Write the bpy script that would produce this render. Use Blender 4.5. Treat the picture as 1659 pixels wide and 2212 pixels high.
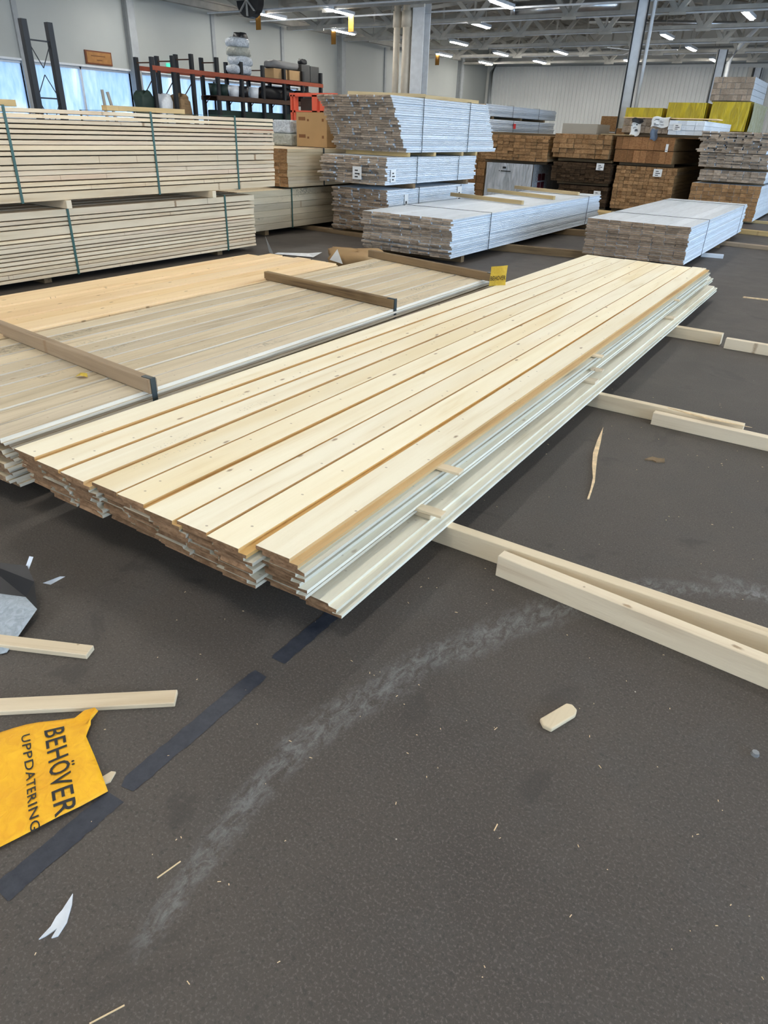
import bpy, math, random
from mathutils import Vector, Matrix
random.seed(7)
for o in list(bpy.data.objects): bpy.data.objects.remove(o)
S = bpy.context.scene
COL = S.collection
R = math.radians

# ------------------------------------------------------------------ camera
cam_d = bpy.data.cameras.new('camera'); cam = bpy.data.objects.new('camera', cam_d); COL.objects.link(cam)
pitch, roll, yaw = R(29.29269), R(2.07137), R(31.91433)
cp, sp, cy, sy = math.cos(pitch), math.sin(pitch), math.cos(yaw), math.sin(yaw)
fw = Vector((-sy*cp, cy*cp, -sp)); rt = Vector((cy, sy, 0)); up = rt.cross(fw)
r2 = math.cos(roll)*rt + math.sin(roll)*up; u2 = -math.sin(roll)*rt + math.cos(roll)*up
mw = Matrix((r2, u2, -fw)).transposed().to_4x4(); mw.translation = (0, 0, 1.4)
cam.matrix_world = mw
cam_d.sensor_fit = 'VERTICAL'; cam_d.sensor_height = 36.0; cam_d.lens = 36.0*1475/2212
cam_d.clip_end = 300; cam_d.clip_start = 0.02
S.camera = cam
S.view_settings.view_transform = 'Standard'; S.view_settings.look = 'None'
S.view_settings.gamma = 1; S.view_settings.use_curve_mapping = False
S.view_settings.exposure = 0.06

# ------------------------------------------------------------------ world and daylight
W = bpy.data.worlds.new('sky'); S.world = W; W.use_nodes = True
W.node_tree.nodes['Background'].inputs[0].default_value = (0.60, 0.77, 1.0, 1)
W.node_tree.nodes['Background'].inputs[1].default_value = 1.8
LAMP = 122.0          # ceiling tubes
def area(name, loc, rot, sx, sy_, power, col):
    d = bpy.data.lights.new(name, 'AREA'); d.shape = 'RECTANGLE'; d.size = sx; d.size_y = sy_
    d.energy = power; d.color = col
    o = bpy.data.objects.new(name, d); COL.objects.link(o); o.location = loc; o.rotation_euler = rot
    return o
# daylight through the right wall's window band, plus an added fill behind the camera
area('daylight_right', (8.7, 8.0, 2.3), (0, R(90), 0), 2.6, 26, 1650, (0.55, 0.75, 1.0))
area('fill_behind_camera', (-3.0, -7.7, 2.1), (R(90), 0, 0), 7, 3.6, 170, (0.85, 0.92, 1.0))  # unseen fill light, added to brighten from behind the camera

# ------------------------------------------------------------------ node helpers / materials
def new_mat(name):
    m = bpy.data.materials.new(name); m.use_nodes = True
    nt = m.node_tree; b = nt.nodes['Principled BSDF']
    return m, nt, b
class N:
    def __init__(s, nt): s.nt = nt
    def n(s, t, **k):
        x = s.nt.nodes.new(t)
        for a, v in k.items(): setattr(x, a, v)
        return x
    def l(s, a, b): s.nt.links.new(a, b)
    def val(s, sock, v):
        if hasattr(v, 'is_linked') or isinstance(v, bpy.types.NodeSocket): s.l(v, sock)
        else: sock.default_value = v
    def math(s, op, a, b=0.0, c=None, clamp=False):
        x = s.n('ShaderNodeMath', operation=op, use_clamp=clamp)
        s.val(x.inputs[0], a); s.val(x.inputs[1], b)
        if c is not None: s.val(x.inputs[2], c)
        return x.outputs[0]
    def noise(s, vec, scale, detail=3, rough=.55, dist=0):
        x = s.n('ShaderNodeTexNoise'); s.l(vec, x.inputs['Vector'])
        x.inputs['Scale'].default_value = scale; x.inputs['Detail'].default_value = detail
        x.inputs['Roughness'].default_value = rough; x.inputs['Distortion'].default_value = dist
        return x.outputs['Fac']
    def mapping(s, vec, scale=(1,1,1), loc=(0,0,0)):
        x = s.n('ShaderNodeMapping'); s.l(vec, x.inputs['Vector'])
        x.inputs['Scale'].default_value = scale; x.inputs['Location'].default_value = loc
        return x.outputs[0]
    def ramp(s, fac, stops):
        x = s.n('ShaderNodeValToRGB'); s.l(fac, x.inputs[0]); e = x.color_ramp.elements
        while len(e) < len(stops): e.new(0.5)
        for i, (p, c) in enumerate(stops):
            e[i].position = p; e[i].color = (*c, 1) if len(c) == 3 else c
        return x.outputs[0]
    def mix(s, fac, a, b, mode='MIX'):
        x = s.n('ShaderNodeMix', data_type='RGBA', blend_type=mode)
        s.val(x.inputs[0], fac)
        for sock, v in ((x.inputs[6], a), (x.inputs[7], b)):
            if isinstance(v, tuple): sock.default_value = (*v, 1)
            else: s.l(v, sock)
        return x.outputs[2]
def sstep(h, x, a, b):
    m = h.n('ShaderNodeMapRange', interpolation_type='SMOOTHSTEP'); h.val(m.inputs[0], x)
    m.inputs[1].default_value = a; m.inputs[2].default_value = b; m.inputs[3].default_value = 0; m.inputs[4].default_value = 1
    return m.outputs[0]
def objvec(h):
    """object coordinates shifted by a random amount per object and per loose board"""
    tc = h.n('ShaderNodeTexCoord'); oi = h.n('ShaderNodeObjectInfo'); g = h.n('ShaderNodeNewGeometry')
    rnd = h.math('FRACT', h.math('ADD', oi.outputs['Random'], h.math('MULTIPLY', g.outputs['Random Per Island'], 7.31)))
    cx = h.n('ShaderNodeCombineXYZ')
    h.l(h.math('MULTIPLY', rnd, 37.0), cx.inputs[0]); h.l(h.math('MULTIPLY', rnd, 91.0), cx.inputs[1]); h.l(h.math('MULTIPLY', rnd, 53.0), cx.inputs[2])
    v = h.n('ShaderNodeVectorMath', operation='ADD'); h.l(tc.outputs['Object'], v.inputs[0]); h.l(cx.outputs[0], v.inputs[1])
    return v.outputs[0], rnd
def wood(name, light, dark, knots=.8, vary=.12, rough=.7, warm=None, scuff=0.0, grain=1.0):
    m, nt, b = new_mat(name); h = N(nt); v, rnd = objvec(h)
    g1 = h.noise(h.mapping(v, (7, .5, 7)), 2.0, 3, .5, .8)
    g2 = h.noise(h.mapping(v, (70, 1.2, 70)), 2.0, 3, .6)
    f = h.math('ADD', h.math('MULTIPLY', g1, .78), h.math('MULTIPLY', g2, .22*grain))
    mid_ = tuple((a_+b_*2)/3 for a_, b_ in zip(dark, light))
    c = h.ramp(f, [(.30, dark), (.42, mid_), (.58, light)])
    if warm:
        f2 = sstep(h, h.noise(h.mapping(v, (3.0, .35, 3)), 1.3, 2), .5, .75)
        c = h.mix(h.math('MULTIPLY', f2, .55), c, warm)
    hl = sstep(h, h.noise(h.mapping(v, (55, 3.2, 55)), 1.5, 4, .65, 1.2), .60, .74)
    c = h.mix(h.math('MULTIPLY', hl, .30*grain), c, dark)
    # per board tone
    t = h.math('ADD', 1-vary, h.math('MULTIPLY', h.math('FRACT', h.math('MULTIPLY', rnd, 17.3)), 2*vary))
    hs = h.n('ShaderNodeHueSaturation'); h.l(c, hs.inputs['Color']); h.l(t, hs.inputs['Value'])
    h.l(h.math('ADD', .92, h.math('MULTIPLY', rnd, .16)), hs.inputs['Saturation'])
    c = hs.outputs[0]
    if knots > 0:
        vo = h.n('ShaderNodeTexVoronoi', voronoi_dimensions='2D'); h.l(h.mapping(v, (7, 3.0, .3)), vo.inputs['Vector']); vo.inputs['Scale'].default_value = 1.0
        sc_ = h.n('ShaderNodeSeparateColor'); h.l(vo.outputs['Color'], sc_.inputs[0]); on = h.math('GREATER_THAN', sc_.outputs[0], .74)
        wob = h.math('MULTIPLY', h.math('SUBTRACT', h.noise(v, 60, 2), .5), .05)
        k = h.math('SUBTRACT', 1.0, sstep(h, h.math('ADD', vo.outputs['Distance'], wob), .02, .07))
        k = h.math('MULTIPLY', h.math('MULTIPLY', k, on), knots)
        c = h.mix(h.math('MULTIPLY', k, .8), c, (.26, .14, .06))
        v2 = h.n('ShaderNodeTexVoronoi', voronoi_dimensions='2D'); h.l(h.mapping(v, (9, 11, .5)), v2.inputs['Vector']); v2.inputs['Scale'].default_value = 1.0
        sc2 = h.n('ShaderNodeSeparateColor'); h.l(v2.outputs['Color'], sc2.inputs[0])
        k2 = h.math('MULTIPLY', h.math('LESS_THAN', v2.outputs['Distance'], .045), h.math('GREATER_THAN', sc2.outputs[0], .70))
        c = h.mix(h.math('MULTIPLY', k2, .55*knots), c, (.22, .12, .055))
    if scuff > 0:
        s_ = h.math('MULTIPLY', sstep(h, h.noise(h.mapping(v, (2.2, .8, 2)), 1.6, 3), .56, .72), sstep(h, h.noise(v, 55, 2), .45, .6))
        c = h.mix(h.math('MULTIPLY', s_, scuff), c, (.10, .10, .09))
    h.l(c, b.inputs['Base Color']); b.inputs['Roughness'].default_value = rough
    b.inputs['Specular IOR Level'].default_value = .25
    bp = h.n('ShaderNodeBump'); bp.inputs['Strength'].default_value = .25; bp.inputs['Distance'].default_value = .004
    h.l(h.noise(h.mapping(v, (60, 8, 60)), 2.0, 3), bp.inputs['Height']); h.l(bp.outputs[0], b.inputs['Normal'])
    return m
def endgrain(name, light, dark, split=.5):
    m, nt, b = new_mat(name); h = N(nt); v, rnd = objvec(h)
    a = h.noise(h.mapping(v, (14, 14, 30)), 1.6, 4, .7, .6); c = h.ramp(a, [(.32, dark), (.68, light)])
    t = h.math('ADD', .72, h.math('MULTIPLY', h.math('FRACT', h.math('MULTIPLY', rnd, 11.7)), .5))
    hs = h.n('ShaderNodeHueSaturation'); h.l(c, hs.inputs['Color']); h.l(t, hs.inputs['Value']); c = hs.outputs[0]
    cr = h.math('MULTIPLY', sstep(h, h.noise(h.mapping(v, (50, 50, 160)), 1.0, 3), .62, .75), split)
    c = h.mix(cr, c, tuple(x*.45 for x in dark))
    h.l(c, b.inputs['Base Color']); b.inputs['Roughness'].default_value = .9; b.inputs['Specular IOR Level'].default_value = .1
    bp = h.n('ShaderNodeBump'); bp.inputs['Strength'].default_value = .6; bp.inputs['Distance'].default_value = .01
    h.l(h.noise(v, 60, 3), bp.inputs['Height']); h.l(bp.outputs[0], b.inputs['Normal'])
    return m
def plain(name, col, rough=.6, metal=0, var=.08, scale=6, spec=.4, emit=None):
    m, nt, b = new_mat(name); h = N(nt); tc = h.n('ShaderNodeTexCoord')
    f = h.noise(tc.outputs['Object'], scale, 4)
    c = h.ramp(f, [(.3, tuple(x*(1-var) for x in col)), (.7, tuple(min(1, x*(1+var)) for x in col))])
    h.l(c, b.inputs['Base Color']); b.inputs['Roughness'].default_value = rough; b.inputs['Metallic'].default_value = metal
    b.inputs['Specular IOR Level'].default_value = spec
    if emit: b.inputs['Emission Color'].default_value = (*emit[0], 1); b.inputs['Emission Strength'].default_value = emit[1]
    return m
M = {}
M['spruce'] = wood('spruce', (.96, .87, .66), (.84, .71, .47), .9, .045, .75, (.86, .68, .38))
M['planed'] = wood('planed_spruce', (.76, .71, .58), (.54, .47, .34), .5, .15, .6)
M['ledge'] = wood('amber_ledge', (.66, .43, .19), (.50, .30, .12), .2, .05, .7)  # amber ledge wood, its colour darkened for the shade inside board gaps
M['spruce_end'] = endgrain('spruce_end', (.36, .22, .125), (.17, .095, .05), .5)
M['weather'] = wood('weathered_wood', (.64, .54, .38), (.40, .31, .20), .6, .17, .8, (.58, .46, .29), .6)
M['weather_edge'] = wood('weathered_edge', (.80, .74, .62), (.60, .53, .41), 0, .1, .7)
M['weather_end'] = endgrain('weathered_end', (.33, .22, .13), (.13, .08, .05))
M['amber'] = wood('amber_wood', (.86, .64, .37), (.72, .49, .25), .9, .06, .7, (.78, .50, .22))
M['dry'] = wood('dry_pine', (.78, .63, .43), (.60, .44, .27), 1.0, .13, .75, (.66, .42, .28))
M['dry_end'] = endgrain('dry_end', (.50, .34, .18), (.27, .16, .08))
M['ply'] = wood('pale_sheet_wood', (.66, .52, .34), (.44, .31, .18), .2, .12, .75)
M['stud'] = wood('stud_wood', (.78, .65, .46), (.64, .50, .33), .9, .04, .7)
M['batten'] = wood('batten_wood', (.56, .42, .22), (.40, .28, .13), .4, .1, .8)
M['dark_batten'] = wood('dark_batten_wood', (.24, .165, .09), (.085, .055, .03), .6, .1, .8)
M['mid_batten'] = wood('mid_batten_wood', (.36, .27, .18), (.20, .14, .09), .5, .1, .8)
M['brown_end'] = endgrain('brown_end', (.47, .285, .14), (.22, .115, .05))
M['brown_side'] = wood('brown_side', (.30, .19, .09), (.15, .09, .04), .3, .1, .85)
M['dark_end'] = endgrain('dark_end', (.10, .062, .035), (.03, .018, .01))  # very dark brown, on both ends and sides of two back bundles
M['red_end'] = endgrain('red_end', (.37, .19, .085), (.20, .095, .04), .2)
M['grey_end'] = endgrain('grey_end', (.50, .41, .32), (.27, .205, .15))
M['tan_end'] = endgrain('tan_end', (.42, .32, .23), (.22, .155, .105))
def painted():
    m, nt, b = new_mat('white_painted_wood'); h = N(nt); v, rnd = objvec(h)
    g = h.noise(h.mapping(v, (40, 1.5, 40)), 2.0, 4, .6)
    c = h.ramp(g, [(.3, (.68, .72, .76)), (.62, (.82, .87, .92))])
    t = h.math('ADD', .84, h.math('MULTIPLY', rnd, .2))
    hs = h.n('ShaderNodeHueSaturation'); h.l(c, hs.inputs['Color']); h.l(t, hs.inputs['Value'])
    s_ = h.math('MULTIPLY', sstep(h, h.noise(h.mapping(v, (8, 2.0, 8)), 2.0, 3), .62, .74), .35)
    h.l(h.mix(s_, hs.outputs[0], (.40, .38, .33)), b.inputs['Base Color']); b.inputs['Roughness'].default_value = .45
    return m
M['white_wood'] = painted()
M['strap_green'] = plain('green_strap', (.035, .10, .085), .4)
M['strap_dark'] = plain('dark_strap', (.03, .045, .05), .4)
M['steel_blue'] = plain('dark_steel', (.013, .015, .018), .5)
M['orange'] = plain('orange_steel', (.30, .065, .03), .5)
M['red_orange'] = plain('red_orange_steel', (.75, .12, .06), .5)
M['brown_steel'] = plain('brown_steel', (.07, .035, .02), .6)
M['wall'] = plain('wall_panel_paint', (.43, .45, .43), .6, 0, .03, .8)
M['cladding'] = plain('white_cladding', (.84, .86, .84), .5, 0, .03, .8)
M['upper'] = plain('upper_wall_paint', (.86, .87, .85), .6, 0, .03, .8)
M['wall_trim'] = plain('wall_joint_metal', (.34, .36, .37), .5)
M['truss'] = plain('truss_paint', (.46, .45, .41), .5, 0, .2, 2)
M['truss_d'] = plain('purlin_paint', (.27, .26, .23), .6, 0, .2, 2)
M['deck'] = plain('roof_deck', (.36, .35, .32), .6, 0, .25, 1.5)
M['column'] = plain('column_paint', (.74, .78, .82), .4)
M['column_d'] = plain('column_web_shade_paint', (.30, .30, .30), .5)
M['pipe'] = plain('beige_pipe', (.58, .52, .42), .5)
M['duct'] = plain('galvanised_duct', (.62, .64, .66), .28, .85, .1, 5)
M['black'] = plain('black_plastic', (.012, .012, .014), .4)
M['darkgreen'] = plain('dark_green_cover', (.012, .03, .024), .6)
M['card'] = plain('cardboard', (.40, .255, .12), .8, 0, .05, 4)
M['card_d'] = plain('cardboard_print', (.18, .08, .03), .8)
M['greybox'] = plain('grey_board', (.36, .34, .29), .8, 0, .04, 3)
M['paper'] = plain('paper_label', (.80, .80, .78), .6)
M['print'] = plain('black_print', (.02, .02, .02), .6)
M['red'] = plain('red_label', (.80, .05, .05), .6)
M['white_pl'] = plain('white_plastic', (.72, .75, .78), .35, 0, .1, 20)
M['mint'] = plain('exit_sign_green', (.02, .35, .22), .4, 0, .05, 6, .4, ((.10, .8, .55), .9))
M['frame'] = plain('window_frame_paint', (.72, .76, .80), .4)
M['leaf'] = plain('yellow_leaf', (.62, .42, .05), .6, 0, .3, 60)
M['signwood'] = plain('sign_panel', (.36, .17, .05), .6, 0, .15, 10)
M['signframe'] = plain('sign_frame', (.16, .05, .02), .5)
M['tube'] = plain('lit_tube', (1, 1, 1), .4, 0, 0, 6, .4, ((1.0, .965, .90), LAMP))
M['splint'] = plain('splinter_wood', (.78, .58, .34), .7, 0, .2, 30)
M['snow'] = plain('outside_ground', (.75, .8, .85), .9)
def sheet_mat(name, col, dark, rough=.4, scale=(5, 5, 1.2), bump=.03, trans=0):
    m, nt, b = new_mat(name); h = N(nt); tc = h.n('ShaderNodeTexCoord')
    v = h.mapping(tc.outputs['Object'], scale); f = h.noise(v, 2.2, 3, .5, 1.5)
    h.l(h.ramp(f, [(.3, dark), (.65, col)]), b.inputs['Base Color']); b.inputs['Roughness'].default_value = rough
    bp = h.n('ShaderNodeBump'); bp.inputs['Strength'].default_value = .9; bp.inputs['Distance'].default_value = bump
    h.l(f, bp.inputs['Height']); h.l(bp.outputs[0], b.inputs['Normal'])
    return m
M['yellow_tarp'] = sheet_mat('yellow_tarp', (.66, .50, .008), (.42, .31, .005))
M['silver_tarp'] = sheet_mat('silver_tarp', (.56, .58, .60), (.32, .34, .35), .3)
M['clear_wrap'] = sheet_mat('plastic_wrap', (.60, .66, .72), (.36, .40, .45), .25, (6, 6, 6))
M['grey_wrap'] = sheet_mat('grey_wrap', (.40, .41, .36), (.28, .29, .25), .35, (6, 6, 6))
M['pale_tarp'] = sheet_mat('pale_tarp', (.44, .50, .55), (.30, .35, .39), .5, (20, 20, 20), .004)
M['film'] = sheet_mat('pale_yellow_film', (.70, .70, .50), (.50, .46, .22), .2, (8, 8, 3))
M['yellow_paper'] = sheet_mat('yellow_paper', (.97, .50, .012), (.90, .42, .008), .6, (14, 14, 14), .004)
M['yellow_paper2'] = sheet_mat('pale_yellow_paper', (.72, .52, .06), (.62, .42, .05), .6, (14, 14, 14), .004)
def glass_mat():
    m, nt, b = new_mat('film_covered_glass'); h = N(nt); tc = h.n('ShaderNodeTexCoord')
    v = h.mapping(tc.outputs['Object'], (1, 2.2, .7))
    f = sstep(h, h.noise(v, .8, 3, .5, .6), .30, .50)
    tr = h.n('ShaderNodeBsdfTransparent'); tr.inputs[0].default_value = (.95, .97, 1, 1)
    tl = h.n('ShaderNodeBsdfTranslucent'); h.l(h.ramp(h.noise(h.mapping(tc.outputs['Object'], (1, 6, 1.5)), 2, 3), [(.3, (.62, .76, .88)), (.7, (.84, .92, 1))]), tl.inputs[0])
    gl = h.n('ShaderNodeBsdfGlossy'); gl.inputs['Roughness'].default_value = .15
    m1 = h.n('ShaderNodeMixShader'); h.l(h.math('MULTIPLY', f, .8), m1.inputs[0]); h.l(tr.outputs[0], m1.inputs[1]); h.l(tl.outputs[0], m1.inputs[2])
    m2 = h.n('ShaderNodeMixShader'); m2.inputs[0].default_value = .05; h.l(m1.outputs[0], m2.inputs[1]); h.l(gl.outputs[0], m2.inputs[2])
    h.l(m2.outputs[0], nt.nodes['Material Output'].inputs[0]); return m
M['glass'] = glass_mat()
def floor_mat():
    m, nt, b = new_mat('worn_dark_floor'); h = N(nt); tc = h.n('ShaderNodeTexCoord'); P = tc.outputs['Object']
    big = h.noise(P, .55, 5, .6, .4); mid = h.noise(P, 5, 5, .65); fine = h.noise(P, 160, 2, .7)
    c = h.ramp(big, [(.30, (.055, .047, .041)), (.70, (.098, .082, .068))])
    c = h.mix(h.math('MULTIPLY', sstep(h, mid, .45, .7), .5), c, (.082, .074, .066))
    c = h.mix(h.math('MULTIPLY', sstep(h, fine, .50, .70), .75), c, (.150, .130, .110))
    c = h.mix(h.math('MULTIPLY', sstep(h, h.noise(P, 90, 3, .6), .55, .66), .45), c, (.040, .036, .032))
    # stains
    st = h.math('MULTIPLY', sstep(h, h.noise(P, 2.6, 4, .6, .8), .60, .68), .5)
    c = h.mix(st, c, (.048, .042, .037))
    # dusty wheel track
    sx = h.n('ShaderNodeSeparateXYZ'); h.l(P, sx.inputs[0]); X, Y = sx.outputs[0], sx.outputs[1]
    fc = h.n('ShaderNodeFloatCurve'); h.l(h.math('DIVIDE', Y, 3.0, clamp=True), fc.inputs['Value'])
    pts = [(0, -.66), (.367, -.761), (.552, -.787), (.724, -.816), (.935, -.822), (1.135, -.788), (1.383, -.726), (1.641, -.62), (1.887, -.48), (2.05, -.388), (2.25, -.199), (2.40, .11), (2.6, .8), (3.0, 1.0)]
    cv = fc.mapping.curves[0]
    while len(cv.points) < len(pts): cv.points.new(.5, .5)
    for p, (y_, x_) in zip(cv.points, pts): p.location = (y_/3, (x_+1)/2)
    fc.mapping.update()
    cx = h.math('SUBTRACT', h.math('MULTIPLY', fc.outputs[0], 2.0), 1.0)
    wd = h.math('ADD', .022, h.math('MULTIPLY', Y, .040))
    wob = h.math('MULTIPLY', h.math('SUBTRACT', h.noise(P, 6, 3), .5), .09)
    d = h.math('DIVIDE', h.math('ABSOLUTE', h.math('ADD', h.math('SUBTRACT', X, cx), wob)), wd)
    band = h.math('SUBTRACT', 1.0, sstep(h, d, .1, 1.15))
    rng = h.math('MULTIPLY', sstep(h, Y, .34, .42), h.math('SUBTRACT', 1.0, sstep(h, Y, 2.3, 2.6)))
    tex = h.math('MULTIPLY', sstep(h, h.noise(h.mapping(P, (30, 14, 1)), 1.4, 5, .72, .8), .36, .72), 1.0)
    dust = h.math('MULTIPLY', h.math('MULTIPLY', h.math('MULTIPLY', band, tex), rng), .42)
    c = h.mix(dust, c, (.34, .34, .34))
    # second faint dust smear further right
    e = h.math('ADD', h.math('POWER', h.math('DIVIDE', h.math('SUBTRACT', X, .15), .34), 2.0), h.math('POWER', h.math('DIVIDE', h.math('SUBTRACT', Y, 2.42), .07), 2.0))
    sm = h.math('MULTIPLY', h.math('MULTIPLY', h.math('SUBTRACT', 1.0, sstep(h, e, .1, 1.0)), tex), .35)
    c = h.mix(sm, c, (.34, .34, .34))
    # bright crumbs
    vo = h.n('ShaderNodeTexVoronoi'); h.l(P, vo.inputs['Vector']); vo.inputs['Scale'].default_value = 9
    sp_ = h.math('MULTIPLY', h.math('LESS_THAN', vo.outputs['Distance'], .028), h.math('GREATER_THAN', vo.outputs['Color'], .72))
    c = h.mix(h.math('MULTIPLY', sp_, .8), c, (.55, .48, .40))
    h.l(c, b.inputs['Base Color'])
    h.l(h.math('ADD', .50, h.math('MULTIPLY', mid, .25)), b.inputs['Roughness']); b.inputs['Specular IOR Level'].default_value = .32
    bp = h.n('ShaderNodeBump'); bp.inputs['Strength'].default_value = .35; bp.inputs['Distance'].default_value = .003
    h.l(h.noise(P, 120, 4, .7), bp.inputs['Height']); h.l(bp.outputs[0], b.inputs['Normal'])
    return m
M['floor'] = floor_mat()
def tape_mat():
    m, nt, b = new_mat('worn_blue_tape'); h = N(nt); tc = h.n('ShaderNodeTexCoord')
    c = h.ramp(h.noise(tc.outputs['Object'], 30, 5, .7), [(.35, (.018, .022, .034)), (.7, (.040, .045, .058))])
    h.l(c, b.inputs['Base Color']); b.inputs['Roughness'].default_value = .5; return m
M['tape'] = tape_mat()

# ------------------------------------------------------------------ mesh helpers
class MB:
    """collects polygons, becomes ONE mesh object"""
    def __init__(s): s.v = []; s.f = []; s.mi = []
    def add(s, vs, fs, mi=0):
        o = len(s.v); s.v += [tuple(p) for p in vs]; s.f += [tuple(i+o for i in f) for f in fs]
        s.mi += (mi if isinstance(mi, list) else [mi]*len(fs)); return s
    def box(s, x0, x1, y0, y1, z0, z1, mi=0):
        v = [(x0,y0,z0),(x1,y0,z0),(x1,y1,z0),(x0,y1,z0),(x0,y0,z1),(x1,y0,z1),(x1,y1,z1),(x0,y1,z1)]
        return s.add(v, [(0,3,2,1),(4,5,6,7),(0,1,5,4),(1,2,6,5),(2,3,7,6),(3,0,4,7)], mi)
    def bar(s, a, b, w, t=None, mi=0, upv=(0,0,1)):
        a = Vector(a); b = Vector(b); t = t or w; d = (b-a).normalized(); u = Vector(upv)
        if abs(d.dot(u)) > .95: u = Vector((1, 0, 0))
        sd = d.cross(u).normalized()*w/2; uu = sd.cross(d).normalized()*t/2
        v = [a-sd-uu, a+sd-uu, a+sd+uu, a-sd+uu, b-sd-uu, b+sd-uu, b+sd+uu, b-sd+uu]
        return s.add(v, [(0,3,2,1),(4,5,6,7),(0,1,5,4),(1,2,6,5),(2,3,7,6),(3,0,4,7)], mi)
    def tube(s, pts, r, n=8, mi=0):
        pts = [Vector(p) for p in pts]; rings = []
        for i, p in enumerate(pts):
            d = (pts[min(i+1, len(pts)-1)]-pts[max(i-1, 0)]).normalized()
            u = Vector((0, 0, 1)) if abs(d.z) < .9 else Vector((1, 0, 0))
            a = d.cross(u).normalized(); c = a.cross(d); rr = r[i] if isinstance(r, (list, tuple)) else r
            rings.append([p + a*rr*math.cos(2*math.pi*k/n) + c*rr*math.sin(2*math.pi*k/n) for k in range(n)])
        v = [q for g in rings for q in g]; f = []
        for i in range(len(rings)-1):
            for k in range(n): f.append((i*n+k, i*n+(k+1) % n, (i+1)*n+(k+1) % n, (i+1)*n+k))
        f.append(tuple(range(n))[::-1]); f.append(tuple(range((len(rings)-1)*n, len(rings)*n)))
        return s.add(v, f, mi)
    def prism(s, prof, y0, y1, mi=0, emi=None, taper=0):
        """profile in XZ (counter-clockwise seen from -Y) extruded along Y"""
        n = len(prof); v = [(x, y0, z) for x, z in prof] + [(x, y1, z) for x, z in prof]
        f = [(i, (i+1) % n, (i+1) % n+n, i+n) for i in range(n)]; m_ = [mi]*n
        e = mi if emi is None else emi
        return s.add(v, f + [tuple(range(n))[::-1], tuple(range(n, 2*n))], m_ + [e, e])
    def grid(s, fn, nu, nv, mi=0):
        v = [fn(i/nu, j/nv) for j in range(nv+1) for i in range(nu+1)]
        f = [(j*(nu+1)+i, j*(nu+1)+i+1, (j+1)*(nu+1)+i+1, (j+1)*(nu+1)+i) for j in range(nv) for i in range(nu)]
        return s.add(v, f, mi)
    def mesh(s, name, mats):
        me = bpy.data.meshes.new(name); me.from_pydata(s.v, [], s.f)
        for m in (mats if isinstance(mats, (list, tuple)) else [mats]): me.materials.append(M[m] if isinstance(m, str) else m)
        me.polygons.foreach_set('material_index', s.mi); me.update(); return me
    def build(s, name, mats, parent=None, smooth=False):
        me = s.mesh(name, mats)
        if smooth:
            for p in me.polygons: p.use_smooth = True
        return link(name, me, parent)
def link(name, data, parent=None, loc=(0, 0, 0), rz=0):
    o = bpy.data.objects.new(name, data); COL.objects.link(o); o.location = loc; o.rotation_euler = (0, 0, rz)
    if parent: o.parent = parent
    return o
def tag(o, label, cat, group=None, kind=None):
    if label: o['label'] = label
    if cat: o['category'] = cat
    if group: o['group'] = group
    if kind: o['kind'] = kind
    return o
def thing(name, label, cat, loc=(0, 0, 0), rz=0, group=None):
    return tag(link(name, None, None, loc, rz), label, cat, group)
def struct(o): o['kind'] = 'structure'; return o
def bevel(o, w, seg=2):
    b = o.modifiers.new('bevel', 'BEVEL'); b.width = w; b.segments = seg; b.limit_method = 'ANGLE'; return o
ORD = ['first', 'second', 'third', 'fourth', 'fifth', 'sixth', 'seventh', 'eighth', 'ninth', 'tenth']
U = random.uniform

# ------------------------------------------------------------------ the hall
XL, YB = -20.0, 41.4          # left wall and back wall
XR, YF = 9.0, -8.0
EAVE = 4.6
def roofz(x): return 5.5 + (min(max(x, XL), XR)-XL)*.10 if x < -6.2 else 6.88 - (x+6.2)*.09
struct(MB().grid(lambda u, v: (XL+(XR-XL)*u, YF+(YB-YF)*v, 0), 1, 1).build('floor', 'floor'))
struct(MB().box(-60, XL-.4, -20, 60, -.2, -.05).build('ground_outside', 'snow'))
# left wall: insulated panels above and below a window band
wl = MB(); PB = 3.55; Y0w = 13.05-PB*6
wz0, wz1 = 1.35, 2.68
WEND = Y0w+PB*9+.9
wl.box(XL-.25, XL, YF, YB, 0, wz0); wl.box(XL-.25, XL, YF, YB, wz1, 7.2); wl.box(XL-.25, XL, WEND, YB, wz0, wz1)
wl.box(XL-.25, XL, YF, Y0w+PB*2, wz0, wz1)
struct(wl.build('wall_left', 'wall'))
k = 0
for i in range(2, 10):
    ya = Y0w+PB*i; yb = min(ya+PB, WEND)
    if yb-ya < .5: continue
    k += 1
    t = struct(link('window_%d' % k, None, None, (XL-.1, ya, wz0)))
    fr = MB(); L = yb-ya; H = wz1-wz0; npn = 2 if L > 2 else 1
    for q in range(npn+1):
        yy = L*q/npn; w_ = .05 if q not in (0, npn) else .09
        fr.box(-.05, .06, yy-w_/2, yy+w_/2, 0, H)
    fr.box(-.05, .06, 0, L, 0, .06); fr.box(-.05, .06, 0, L, H-.06, H)
    fr.build('window_frame', 'frame', t)
    for q in range(npn):
        g = MB().box(-.006, .006, L*q/npn+.03, L*(q+1)/npn-.03, .05, H-.05); g.build('pane', 'glass', t)
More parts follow.
